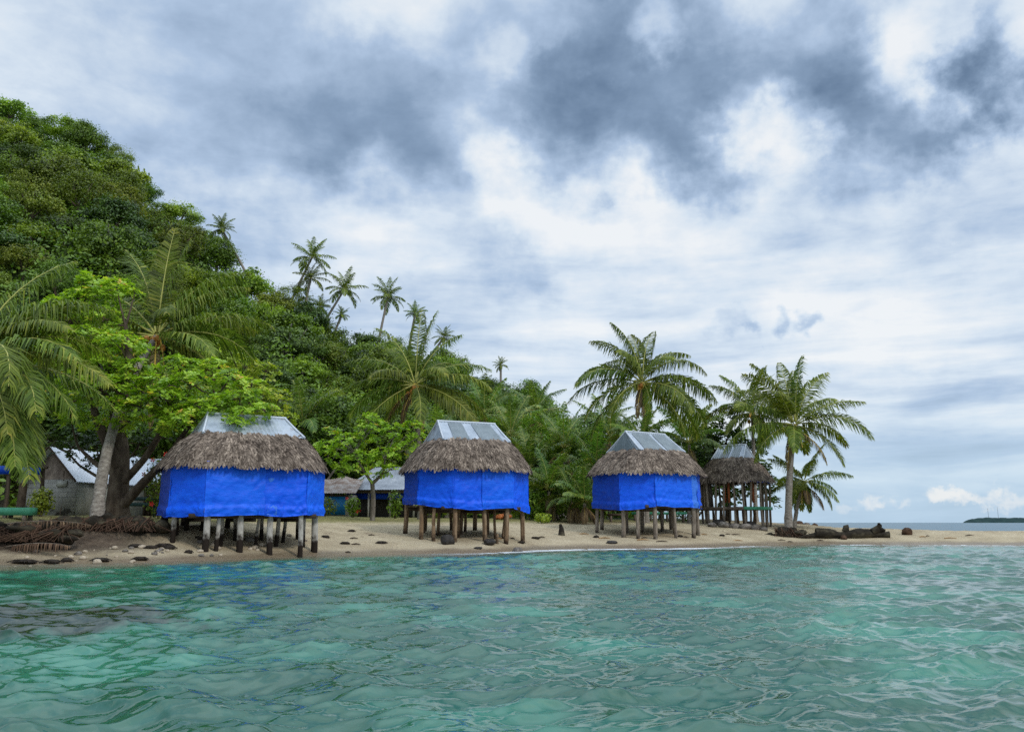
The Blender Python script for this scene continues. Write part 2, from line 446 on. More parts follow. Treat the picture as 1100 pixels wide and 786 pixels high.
# ------------------------------------------------------------------ water
def build_water():
    Y = [3.2]
    while Y[-1] < 64: Y.append(Y[-1] * 1.0027)
    while Y[-1] < 9000: Y.append(Y[-1] * 1.05)
    Y = np.array(Y)
    U = np.linspace(-1, 1, 960)
    XX = U[None] * (Y[:, None] * .80 + 4.0)
    YY = np.repeat(Y[:, None], len(U), 1)
    sp = np.maximum(XX[:, 1] - XX[:, 0], np.gradient(Y))[:, None]
    s = YY - np.interp(XX, SHX, SHY)
    s2 = np.interp(XX, FX, FY) - YY
    depth = np.clip(np.where(s2 < 0, -s2 * .16, -s * .1), -1, 3)
    damp = np.where(s < 0, smooth(-s, -.2, 7) * .86 + .14, np.where(s2 < 0, smooth(-s2, 0, 8), .1))
    wr = np.random.default_rng(11)
    dX = np.zeros_like(XX); dY = np.zeros_like(XX); Z = np.zeros_like(XX)
    # wind patches: quieter and rougher water
    patch = .55 + .9 * fbm(XX * .16 + 40, YY * .11 + 9, 3, 3)
    nw = 150
    for i in range(nw):
        lam = math.exp(wr.uniform(math.log(.10), math.log(1.65)))
        th = R(100) + R(38) * wr.standard_normal()
        k = 2 * math.pi / lam
        slope = .032 if lam > .5 else .031
        amp = slope / k
        kx, ky = k * math.cos(th), k * math.sin(th)
        ph = kx * XX + ky * YY + wr.uniform(0, 6.28) + 1.6 * vnoise(XX * .5 / max(lam, .6) + i * 7.1, YY * .5 / max(lam, .6), i)
        fade = np.clip((lam / sp - 2.5) / 3.5, 0, 1)
        a = amp * fade * damp * (patch if lam < 1.5 else 1)
        sn, cs = np.sin(ph), np.cos(ph)
        Z += a * cs
        dX -= a * .8 * math.cos(th) * sn; dY -= a * .8 * math.sin(th) * sn
    g = M().grid(np.stack([XX + dX, YY + dY, Z], -1), rnd=.5)
    me_mat, n, out = newmat('lagoon_water')
    po = n.n('ShaderNodeNewGeometry').outputs['Position']
    xyz = n.n('ShaderNodeSeparateXYZ', {0: po}); x, y = xyz.outputs[0], xyz.outputs[1]
    dp = n.n('ShaderNodeAttribute', attribute_name='depth').outputs['Fac']
    flat = n.n('ShaderNodeCombineXYZ', {0: x, 1: y, 2: 0.}).outputs[0]
    n0 = n.noise(flat, .33, 4, .55).outputs[0]
    n1 = n.noise(flat, 1.3, 5, .6).outputs[0]
    c = n.ramp(n.math('MULTIPLY', n.math('ADD', dp, n.math('MULTIPLY', n.math('SUBTRACT', n0, .5), .4)), .5),
               [(0, (.20, .20, .13)), (.10, (.085, .16, .105)), (.35, (.015, .108, .067)), (.75, (.0075, .082, .049))])
    c = n.mix(n.mapr(n1, .42, .72, 0., .45), c, (.005, .045, .024))
    c = n.mix(n.mapr(n0, .46, .64, 0., .7), c, (.033, .215, .142))
    # open sea beyond the spit is deeper and bluer
    c = n.mix(n.mapr(y, 52., 75.), c, (.012, .085, .13))
    # dark weed bed on the bottom near the left edge
    wx = n.math('DIVIDE', n.math('ADD', x, 6.6), 2.9); wy = n.math('DIVIDE', n.math('ADD', y, -10.6), 2.1)
    rr = n.math('SQRT', n.math('ADD', n.math('MULTIPLY', wx, wx), n.math('MULTIPLY', wy, wy)))
    rr = n.math('ADD', rr, n.math('MULTIPLY', n.math('SUBTRACT', n1, .5), 1.1))
    c = n.mix(n.mapr(rr, .72, 1.05, .92, 0.), c, (.006, .014, .007))
    # foam where the swash washes up the sand
    sh = n.n('ShaderNodeAttribute', attribute_name='shore').outputs['Fac']
    fn = n.noise(flat, 2.2, 7, .7, .6).outputs[0]; fl = n.noise(flat, .22, 2, .5).outputs[0]
    band = n.math('MULTIPLY', n.mapr(sh, -3.2, -.5), n.mapr(sh, .1, .8, 1., 0.))
    right = n.mapr(x, -4.5, .5, .25, 1.)
    foam = n.math('MULTIPLY', n.math('MULTIPLY', band, right), n.mapr(n.math('ADD', fn, n.math('MULTIPLY', n.math('SUBTRACT', fl, .5), 1.2)), .44, .60))
    c = n.mix(foam, c, (.74, .77, .79))
    n2 = n.noise(n.n('ShaderNodeMapping', {'Vector': flat, 'Scale': (1., 1.25, 1.)}).outputs[0], 5.5, 3, .55).outputs[0]
    n3 = n.noise(flat, 17., 3, .55).outputs[0]
    rid = lambda v: n.math('SUBTRACT', 1., n.math('ABSOLUTE', n.math('SUBTRACT', n.math('MULTIPLY', v, 2.), 1.)))
    n4 = n.noise(n.n('ShaderNodeMapping', {'Vector': flat, 'Scale': (.8, 1.2, 1.)}).outputs[0], 2.3, 3, .55, .4).outputs[0]
    far = n.mapr(y, 12., 26.)                                # ripples too fine for the mesh farther out
    hb = n.math('ADD', n.math('ADD', n.math('MULTIPLY', rid(n2), 1.), n.math('MULTIPLY', rid(n3), .28)), n.math('MULTIPLY', n.math('MULTIPLY', rid(n4), 2.2), far))
    bm = n.n('ShaderNodeBump', {'Height': hb, 'Strength': 1., 'Distance': n.mapr(y, 6., 30., .003, .014, 'LINEAR')}).outputs[0]
    rough = n.math('MAXIMUM', n.mapr(foam, 0., 1., .025, .7, 'LINEAR'), n.mapr(y, 50., 75., .0, .3))
    al = n.mapr(dp, .01, .5, .15, 1.)
    al = n.math('MAXIMUM', al, foam)
    p = n.n('ShaderNodeBsdfPrincipled', {'Base Color': c, 'Roughness': rough, 'IOR': 1.6, 'Specular IOR Level': n.mapr(y, 50., 75., .5, .22), 'Specular Tint': (.94, 1., .985, 1), 'Alpha': al, 'Normal': bm})
    n.t.links.new(p.outputs[0], out.inputs[0])
    o = g.build('water', me_mat, smooth=True)
    for nm, arr in (('depth', depth), ('shore', np.clip(s, -20, 20))):
        at = o.data.attributes.new(nm, 'FLOAT', 'POINT')
        at.data.foreach_set('value', arr.ravel().astype(np.float32))
    tag(o, kind='structure')


build_water()


# ------------------------------------------------------------------ huts
def plan(A, B, e, n):
    th = np.linspace(0, 2 * math.pi, 6001) - math.pi / 2
    c, s = np.cos(th), np.sin(th)
    p = np.stack([A * np.sign(c) * np.abs(c) ** (2 / e), B * np.sign(s) * np.abs(s) ** (2 / e)], 1)
    a = np.unwrap(np.arctan2(p[:, 1], p[:, 0]))              # same angles on eave and cap, dense enough everywhere
    q = np.linspace(0, 1, n, endpoint=False)
    L = np.concatenate([[0], np.cumsum(np.linalg.norm(np.diff(p, axis=0), axis=1))]); L /= L[-1]
    return np.stack([np.interp(q, L, p[:, k]) for k in (0, 1)], 1)


def thatch_roof(root, A, B, ze, a, b, zc, seed, ragged=.12, name='thatch'):
    r_ = np.random.default_rng(seed)
    n = 260
    E, C = plan(A, B, 2.7, n), plan(a + .1, b + .1, 5, n)

    def S(t, v):                                              # t in samples (float), v 0 eave .. 1 top
        i = np.floor(t).astype(int) % n; j = (i + 1) % n; f = (t - np.floor(t))[:, None]
        e = E[i] * (1 - f) + E[j] * f; c_ = C[i] * (1 - f) + C[j] * f
        v_ = v[:, None]
        xy = e * (1 - v_) + c_ * v_
        z = ze + (zc - ze) * v + .13 * np.sin(math.pi * np.clip(v, 0, 1)) + .03 * np.sin(t * 2 * math.pi * 13 / n + seed) + .025 * np.sin(t * 2 * math.pi * 34 / n)
        return np.column_stack([xy, z])
    # underlay shell
    vv = np.linspace(0.02, 1.0, 7)
    tt = np.arange(n + 1).astype(float)
    rows = np.stack([S(tt, np.full(n + 1, v)) for v in vv]) - np.array([0, 0, .06])
    mb = M().grid(rows, mat=1)
    courses = 24
    per = np.linalg.norm(np.diff(np.vstack([E, E[:1]]), axis=0), axis=1).sum()
    for i in range(courses):
        v0 = i / (courses - 1) * .98
        m = int(per * (1 - .4 * v0) / .05)
        t = (np.arange(m) + r_.random(m)) / m * n
        v = np.clip(v0 + r_.normal(0, .018, m), 0, 1)
        p = S(t, v); up = nrm(S(t, v + .02) - p); al = nrm(S(t + .5, v) - p)
        no = nrm(np.cross(al, up))
        al = np.cross(up, no)
        sw = r_.normal(0, .3, m)[:, None]
        d = -(up * np.cos(sw) + al * np.sin(sw))
        wdir = np.cross(d, no)
        ln = r_.uniform(.2, .38, m)[:, None]
        if i < 2: ln = ln * (.7 + ragged * 2 * r_.random((m, 1)))
        w = r_.uniform(.02, .05, m)[:, None]
        lift = r_.uniform(.01, .045, m)[:, None]
        q0 = p - d * ln * .35 + no * .01
        q1 = p + d * ln * .65 + no * lift - np.array([0, 0, 1]) * (.05 if i < 2 else .0) * r_.random((m, 1))
        mb.quadsoup(np.stack([q0 - wdir * w, q0 + wdir * w, q1 + wdir * w * .55, q1 - wdir * w * .55], 1),
                    rnd=np.clip(r_.normal(.52, .36, m), 0, 1))
    return mb.build(name, [MAT['thatch'], MAT['thatch_base']], root)


def roof_cap(root, a, b, r, zb, zr, skylights, hipsky=False):
    """corrugated hip cap: four sheets, flashings, translucent panels"""
    faces = {'front': ((-a, -b), (a, -b), (-r, 0), (r, 0)), 'back': ((a, b), (-a, b), (r, 0), (-r, 0)),
             'left': ((-a, b), (-a, -b), (-r, 0), (-r, 0)), 'right': ((a, -b), (a, b), (r, 0), (r, 0))}
    mb = M()

    def patch(c, u0, u1, v0, v1, off, amp, nu):
        u = np.linspace(u0, u1, nu)[:, None]; v = np.linspace(v0, v1, 7)[None, :]
        c = [np.array(k, float) for k in c]
        lo = c[0] * (1 - u)[..., None] + c[1] * u[..., None]; hi = c[2] * (1 - u)[..., None] + c[3] * u[..., None]
        xy = lo * (1 - v)[..., None] + hi * v[..., None]
        z = zb + (zr - zb) * (v + .10 * v * (v - 1)) * np.ones_like(u)
        dirn = nrm(c[1] - c[0]); ph = (xy @ dirn) * 2 * math.pi / .15
        outn = np.array([dirn[1], -dirn[0]])
        dsp = off + amp * np.sin(ph)
        p = np.dstack([xy + outn * .6 * dsp[..., None], z + .8 * dsp])
        return p
    for k, c in faces.items():
        mb.grid(patch(c, 0, 1, 0, 1, 0, .014, 181 if k in ('front', 'back') else 121))
    mb.build('roof_sheet', MAT['tin'], root)
    fl = M()
    fl.tube([(-r - .05, 0, zr + .01), (r + .05, 0, zr + .01)], .055, 6)
    fl.build('ridge_cap', MAT['flash'], root)
    for sx in (-1, 1):
        for sy in (-1, 1):
            pts = [(sx * (a + (r - a) * v), sy * b * (1 - v), zb + (zr - zb) * (v + .10 * v * (v - 1)) + .015) for v in np.linspace(0, 1, 6)]
            M().tube(pts, .045, 6).build('hip_flashing', MAT['flash'], root)
    for (k, u0, u1) in skylights:
        M().grid(patch(faces[k], u0, u1, .05, .93, .03, .013, 60)).build('skylight', MAT['skylight'], root)


def poly_oct(l, A, B, m):
    return np.array([(-l, -B), (l, -B), (A, -m), (A, m), (l, B), (-l, B), (-A, m), (-A, -m)], float)


def tarp_panel(root, path, ztop, zb, seed, mat='tarp', off=.10, billow=.05):
    """path: polyline of (x,y) going counter-clockwise seen from above; zb: list of bottom heights along it"""
    path = np.asarray(path, float).copy()
    e0, e1 = nrm(path[0] - path[1]) * .07, nrm(path[-1] - path[-2]) * .07     # lap over the neighbour at the corners
    path[0] += e0; path[-1] += e1
    seg = np.linalg.norm(np.diff(path, axis=0), axis=1); L = np.concatenate([[0], np.cumsum(seg)])
    nu = max(8, int(L[-1] / .045)); nv = 34
    u = np.linspace(0, L[-1], nu)
    xy = np.stack([np.interp(u, L, path[:, k]) for k in (0, 1)], 1)
    d = nrm(np.gradient(xy, axis=0)); outn = np.stack([d[:, 1], -d[:, 0]], 1)
    bz = np.interp(u / L[-1], np.linspace(0, 1, len(zb)), zb)
    v = np.linspace(0, 1, nv)
    # distance to the nearest post along the path: the sheet billows between posts
    dist = np.min(np.abs(u[:, None] - L[None]), axis=1)
    bil = billow * (1 - np.exp(-dist / .35))
    Uu, Vv = np.meshgrid(u, v, indexing='ij')
    zz = ztop + (bz[:, None] - ztop) * Vv
    wr = .07 * (fbm(Uu * 1.1 + seed * 3.1, zz * 3.0, seed, 4) - .5) + .06 * (fbm((Uu + zz) * 1.6 + seed, (Uu - zz) * 4.5, seed + 5, 3) - .5)
    # taut fold lines radiating from the post feet
    rad = np.zeros_like(Uu)
    for l in L:
        ang = np.arctan2(zz - bz[:, None] + .05, Uu - l + 1e-6)
        rr = np.hypot(Uu - l, zz - bz[:, None])
        rad += .034 * np.sin(ang * 17 + seed) * np.exp(-rr / .45)
    pleat = .016 * np.sin(Uu * 2 * math.pi / .42 + 3 * fbm(Uu * .8, zz * .8, seed + 2, 2)) * smooth(np.abs(Vv - .5), .18, .5)
    rad = rad + pleat
    hem = .06 * smooth(Vv, .80, .86) * (1 - smooth(Vv, .93, 1.)) + .05 * smooth(Vv, .95, 1.)
    dsp = off + (.035 if mat == 'tarp_alt' else 0.) + bil[:, None] * np.sin(math.pi * np.clip(Vv * .9, 0, 1)) + (wr + rad) * smooth(Vv, 0, .12) + hem
    zz = zz + .03 * (fbm(Uu * 1.7 + seed, Vv * 0 + 3, seed, 2) - .5) * Vv * 2
    p = np.stack([xy[:, 0][:, None] + outn[:, 0][:, None] * dsp, xy[:, 1][:, None] + outn[:, 1][:, None] * dsp, zz], -1)
    back = p - np.stack([outn[:, 0], outn[:, 1], np.zeros(nu)], -1)[:, None] * .004
    mb = M().grid(p).grid(back[::-1])
    return mb.build('tarp', MAT[mat], root, smooth=True)


def post_in(root, x, y, ztop, r, mat, w0, rz, lean=(0, 0), k=0):
    cx, cy = math.cos(rz), math.sin(rz)
    wx, wy = w0[0] + x * cx - y * cy, w0[1] + x * cy + y * cx
    zg = float(T(wx, wy)) - w0[2]
    o = M().tube([(lean[0] * (1 - v) + .02 * math.sin(v * 5 + k), lean[1] * (1 - v) + .02 * math.cos(v * 4 + k), v * (ztop - zg + .35) - .35) for v in np.linspace(0, 1, 8)],
                 [r * (1.08 - .16 * v) for v in np.linspace(0, 1, 8)], 10, noise=.12).build('post', mat, root, smooth=True)
    o.location = (x, y, zg)
    return o


def make_hut(label, cx, cy, rz, l, A, B, m, zdeck, ztop, zeave, zcap, zridge, postmat, panels, inner, cap=(1.62, 1.35, 1.4), eave=(.36, .42), sky=(), pr=.13, seed=0,
             zbots=None, extra_posts=(), deckmat='wood'):
    g = float(T(cx, cy))
    root = thing('beach_hut', label, 'hut', (cx, cy, g), rz, 'thatched huts on stilts')
    w0 = (cx, cy, g)
    zd, zt, ze, zc, zr = (z - g for z in (zdeck, ztop, zeave, zcap, zridge))
    poly = poly_oct(l, A, B, m)
    for i, (x, y) in enumerate(poly):
        post_in(root, x * .955, y * .95, zt + .1, pr * rng.uniform(.62, .95), postmat, w0, rz, (rng.normal(0, .05), rng.normal(0, .05)), i)
    for i, (x, y, short, rr) in enumerate(extra_posts):
        post_in(root, x, y, zd - .1 if short else zt + .1, rr * rng.uniform(.6, .9), postmat, w0, rz, (rng.normal(0, .04), rng.normal(0, .04)), i + 20)
    # deck: joists and boards
    dk = M()
    yb = np.arange(-B + .02, B, .16)
    for y in yb:
        hw = A - (A - l) * max(0, (abs(y) - m) / (B - m))
        dk.box((0, y, zd), (2 * hw - .05, .145, .04), rnd=rng.random())
    dk.build('deck', MAT[deckmat], root)
    for y in (-B + .12, -.7, .7, B - .12):
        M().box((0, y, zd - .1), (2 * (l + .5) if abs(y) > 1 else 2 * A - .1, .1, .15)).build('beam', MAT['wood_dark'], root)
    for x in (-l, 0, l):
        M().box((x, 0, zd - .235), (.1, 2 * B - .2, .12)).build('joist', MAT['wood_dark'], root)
    # top plate
    tp = M()
    for i in range(8):
        tp.tube([(*poly[i] * .97, zt + .04), (*poly[(i + 1) % 8] * .97, zt + .04)], .06, 6)
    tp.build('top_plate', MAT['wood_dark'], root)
    for k, (pth, zb, mt) in enumerate(panels):
        tarp_panel(root, pth, zt + .06, [z - g for z in zb], seed * 10 + k, mt)
    thatch_roof(root, A + eave[0], B + eave[1], ze, cap[0], cap[1], zc, seed)
    roof_cap(root, cap[0], cap[1], cap[2], zc - .02, zr, sky)
    return root, w0, zd, zt


def octpath(poly, i0, i1, ex0=None, ex1=None):
    """walk the octagon's corners i0..i1 counter-clockwise (0 = front left, 1 = front right)"""
    return [poly[i % 8] for i in range(i0, i1 + 1)]


def lerp2(p, q, t): return tuple(np.asarray(p) * (1 - t) + np.asarray(q) * t)


# hut one: whitewashed stilts, nearest
pl = poly_oct(1.7, 2.6, 1.95, 1.0)
d0 = 1.42
hut1 = make_hut('nearest blue hut, on whitewashed stilts blackened at the foot, branches over its roof', PX(259, 30.9), 30.9, R(32), 1.7, 2.6, 1.95, 1.0, 1.52, 3.20, 3.14, 4.30, 5.13,
         MAT['post_white'],
         [([pl[5], pl[6], pl[7]], [1.5, 1.45, 1.36], 'tarp_dark_shaded'), ([pl[7], pl[0]], [1.38, 1.40], 'tarp'),
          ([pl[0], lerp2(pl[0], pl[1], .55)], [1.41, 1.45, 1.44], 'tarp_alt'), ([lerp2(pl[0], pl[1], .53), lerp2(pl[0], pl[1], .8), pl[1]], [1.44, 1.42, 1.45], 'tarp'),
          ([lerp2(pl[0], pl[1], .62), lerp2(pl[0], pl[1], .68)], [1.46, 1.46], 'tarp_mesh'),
          ([pl[1], pl[2]], [1.46, 1.42], 'tarp_alt'), ([pl[2], pl[3], pl[4]], [1.45, 1.45, 1.5], 'tarp_dark_shaded')],
         None, sky=(), cap=(1.82, 1.3, 1.42), pr=.13, seed=1,
         extra_posts=[(-.5, -1.79, False, .12), (.55, -1.79, False, .12), (-1.9, 0, True, .11), (1.2, -.6, True, .1), (-.9, -1.0, True, .1), (.2, 1.0, True, .1), (1.4, 1.3, True, .1), (-2.3, -.5, False, .1), (2.3, -.3, False, .1), (-1.2, -1.75, True, .09), (-1.3, .3, True, .1), (-.2, .0, True, .1), (.9, .4, True, .11), (0, 1.9, True, .13), (.4, -.9, True, .08), (1.7, .2, True, .1)])
# hut two
pl = poly_oct(1.35, 2.55, 2.0, 1.0)
hut2 = make_hut('middle blue hut on brown stilts with two grey skylights in its tin roof', PX(500, 38.1), 38.1, R(25), 1.35, 2.55, 2.0, 1.0, 1.9, 3.58, 3.50, 4.80, 5.74,
         MAT['post_brown'],
         [([lerp2(pl[6], pl[7], .1), pl[7]], [2.0, 1.95], 'tarp_dark_shaded'), ([pl[7], pl[0]], [1.95, 1.85, 1.80], 'tarp'),
          ([pl[0], lerp2(pl[0], pl[1], .5)], [1.80, 1.72, 1.76], 'tarp'), ([lerp2(pl[0], pl[1], .49), pl[1]], [1.74, 1.80, 1.84], 'tarp_alt'), ([pl[1], pl[2]], [1.80, 1.60], 'tarp'), ([pl[2], pl[3], pl[4], pl[5]], [1.62, 1.8, 1.9, 1.9], 'tarp_dark_shaded')],
         None, sky=[('front', .16, .40), ('front', .56, .90)], pr=.115, seed=2,
         extra_posts=[(-2.0, -1.4, True, .11), (.1, -1.84, False, .11), (-1.2, .2, True, .1), (.0, .5, True, .1), (1.2, .3, True, .1), (0, 1.9, True, .11), (-.6, -.7, True, .08), (1.0, -1.0, True, .08), (-1.6, 1.2, True, .09), (1.7, -.6, True, .08), (.5, 1.3, True, .09)])
# hut three
pl = poly_oct(1.45, 2.75, 2.15, 1.05)
hut3 = make_hut('third blue hut, on grey log stilts, with a skylight in its roof gable', PX(696, 44.9), 44.9, R(33), 1.45, 2.75, 2.15, 1.05, 2.1, 3.80, 3.72, 4.93, 5.98,
         MAT['post_grey'],
         [([pl[5], pl[6], pl[7]], [2.0, 1.95, 1.80], 'tarp_dark_shaded'), ([pl[7], pl[0]], [1.80, 1.86, 2.0], 'tarp'),
          ([pl[0], lerp2(pl[0], pl[1], .84)], [2.0, 1.96, 1.95], 'tarp_alt'), ([lerp2(pl[0], pl[1], .84), pl[1]], [1.95, 1.93], 'tarp_mesh'),
          ([pl[1], pl[2]], [1.93, 1.93], 'tarp'), ([pl[2], pl[3], pl[4]], [1.94, 1.95, 2.0], 'tarp_dark_shaded')],
         None, sky=[('left', .12, .88), ('front', .12, .55), ('front', .62, .95)], pr=.13, seed=3,
         extra_posts=[(-2.1, -1.6, True, .11), (0, -1.98, False, .12), (-1.2, .3, True, .1), (0, .4, True, .1), (1.2, .2, True, .1), (0, 2.05, True, .11), (-.7, -1.2, True, .08), (.8, -1.1, True, .09), (1.9, 1., True, .09)])


# hut four: open sided
def open_hut():
    cx, cy, rz = PX(791, 56.), 56., R(-40)
    g = float(T(cx, cy)); w0 = (cx, cy, g)
    l, A, B, m = 1.25, 2.1, 1.55, .75
    root = thing('beach_hut', 'open sided thatched hut without tarp walls, beside the tall beach palm', 'hut', w0, rz, 'thatched huts on stilts')
    zd, zt, ze, zc, zr = (z - g for z in (2.12, 3.95, 3.86, 5.38, 6.32))
    poly = poly_oct(l, A, B, m)
    pts = list(poly) + [lerp2(poly[i], poly[(i + 1) % 8], .5) for i in range(8)] + [lerp2(poly[0], poly[1], .25), lerp2(poly[0], poly[1], .75)]
    for i, (x, y) in enumerate(pts):
        post_in(root, x, y, zt + .1, .075, MAT['post_grey'], w0, rz, (rng.normal(0, .06), rng.normal(0, .06)), i)
    for i, (x, y) in enumerate([(-.8, -.6), (.3, -.5), (1.2, .2), (-.2, .6), (.9, -.8)]):
        post_in(root, x, y, zd - .1, .1, MAT['post_brown'], w0, rz, (0, 0), i + 40)
    dk = M()
    for y in np.arange(-B + .02, B, .16):
        hw = A - (A - l) * max(0, (abs(y) - m) / (B - m))
        dk.box((0, y, zd), (2 * hw + .1, .145, .05))
    dk.build('deck', MAT['wood'], root)
    for i in range(8):
        p, q = poly[i] * 1.05, poly[(i + 1) % 8] * 1.05
        c = (p + q) / 2; d = q - p
        M().box((c[0], c[1], zd - .02), (np.linalg.norm(d), .05, .2), math.atan2(d[1], d[0])).build('edge_board', MAT['green_paint'] if i in (1, 2) else MAT['wood'], root)
    tp = M()
    for i in range(8): tp.tube([(*poly[i], zt), (*poly[(i + 1) % 8], zt)], .055, 6)
    tp.build('top_plate', MAT['wood_dark'], root)
    # rolled-up tarp under the eave
    for i in (1, 2):
        p, q = poly[i] * 1.04, poly[(i + 1) % 8] * 1.04
        M().tube([(*lerp2(p, q, v), zt - .08 - .05 * math.sin(v * 9)) for v in np.linspace(0, 1, 9)], .10, 8, noise=.3).build('rolled_tarp', MAT['tarp_dark_shaded'], root)
    # vertical boards closing the seaward left side
    for i in (6, 7):
        p, q = poly[i] * .98, poly[(i + 1) % 8] * .98
        mb = M(); d = q - p; k = int(np.linalg.norm(d) / .2)
        for j in range(k):
            if rng.random() < .18: continue
            c = lerp2(p, q, (j + .5) / k)
            mb.box((c[0], c[1], (zd + zt) / 2), (.16, .03, zt - zd - .1), math.atan2(d[1], d[0]))
        mb.build('board_wall', MAT['wood'], root)
    for (x, y) in ((.2, -1.35), (1.5, -.5), (-.3, -.9)):
        M().box((x, y, (zd + zt) / 2 + .1), (.14, .06, zt - zd - .5)).build('hanging_cloth', MAT['rag'], root)
    thatch_roof(root, A + .45, B + .5, ze, 1.15, .95, zc, 4)
    roof_cap(root, 1.15, .95, .95, zc - .02, zr, [('front', .25, .5), ('front', .6, .85)])
    # plank steps up from the sand on the left
    st = M()
    p0, p1 = np.array([-2.9, -1.3, -.1]), np.array([-1.75, -1.35, zd])
    for off in (-.3, .3):
        st.tube([p0 + (0, off, 0), p1 + (0, off, 0)], .06, 6)
    for v in (.2, .4, .6, .8):
        c = p0 * (1 - v) + p1 * v; st.box(c, (.2, .7, .04))
    st.build('steps', MAT['wood'], root)


open_hut()


# ------------------------------------------------------------------ palms
def frond_arrays(mb, L, e0, droop, r_, nl=46, leaf=.8, hang=.55, az=0., base=(0, 0, 0), wind=(0, 0, 0), mleaf=0, mr=1, w=.03, twist=0., side=0.):
    s = np.linspace(0, 1, 22)
    ang = e0 - droop * s ** 1.45
    dx = np.cos(ang); dz = np.sin(ang)
    x = np.concatenate([[0], np.cumsum((dx[1:] + dx[:-1]) / 2)]) * L / 21
    z = np.concatenate([[0], np.cumsum((dz[1:] + dz[:-1]) / 2)]) * L / 21
    y = side * L * s ** 2
    ca, sa = math.cos(az), math.sin(az)

    def rot(p): return np.stack([p[..., 0] * ca - p[..., 1] * sa, p[..., 0] * sa + p[..., 1] * ca, p[..., 2]], -1)
    path = np.stack([x, y, z], 1)
    mb.tube(rot(path[::3]) + np.array(base), np.linspace(.045, .007, len(path[::3])) * (L / 4.5), 5, mat=mr, cap=False)
    t = np.sort(np.clip(np.linspace(.13, .985, nl) + r_.normal(0, .006, nl), .1, .99))
    pos = np.stack([np.interp(t, s, path[:, k]) for k in range(3)], 1)
    tg = nrm(np.gradient(path, axis=0)); tg = nrm(np.stack([np.interp(t, s, tg[:, k]) for k in range(3)], 1))
    S0 = np.array([0, 1., 0]); up = nrm(np.cross(tg, np.broadcast_to(S0, tg.shape)))
    up = np.where(up[:, 2:3] < 0, -up, up) if e0 < 1.2 else up
    prof = np.clip(np.sin(math.pi * (t * .80 + .16)), .05, 1) ** .75
    for sd in (-1, 1):
        if twist:
            ct, st_ = math.cos(twist), math.sin(twist)
            Sv = S0 * ct + up * st_; Uv = up * ct - S0 * st_
        else: Sv, Uv = np.broadcast_to(S0, tg.shape), up
        fwd = .45 + .5 * t[:, None]
        d = nrm(tg * fwd + sd * Sv * 1. + Uv * .22 + r_.normal(0, .09, (nl, 3)))
        ln = (leaf * prof * r_.uniform(.85, 1.1, nl))[:, None]
        h = np.clip(hang * 1.12 * r_.uniform(.65, 1.3, nl), 0, .95)[:, None]
        dn = np.array([0, 0, -1.])
        wl = np.array([wind[0] * ca + wind[1] * sa, -wind[0] * sa + wind[1] * ca, wind[2]])
        d1 = nrm(d * (1 - h * .35) + dn * h * .35 + wl * .3)
        d2 = nrm(d * (1 - h) + dn * h + wl)
        p0 = pos; p1 = p0 + d1 * ln * .45; p2 = p1 + d2 * ln * .55
        wd = nrm(tg - d * np.sum(tg * d, 1, keepdims=True))
        rn = np.clip(r_.normal(.42, .2, nl) + (t > .93) * .25, 0, 1)
        mb.quadsoup(rot(np.stack([p0 - wd * w * .6, p0 + wd * w * .6, p1 + wd * w, p1 - wd * w], 1)) + np.array(base), rnd=rn, mat=mleaf)
        mb.quadsoup(rot(np.stack([p1 - wd * w, p1 + wd * w, p2 + wd * w * .15, p2 - wd * w * .15], 1)) + np.array(base), rnd=rn, mat=mleaf)


def trunk_path(p0, p1, bend, n=14):
    p0, p1 = np.array(p0, float), np.array(p1, float)
    t = np.linspace(0, 1, n)[:, None]
    mid = (p0 + p1) / 2 + np.array(bend)
    return (1 - t) ** 2 * p0 + 2 * t * (1 - t) * mid + t ** 2 * p1


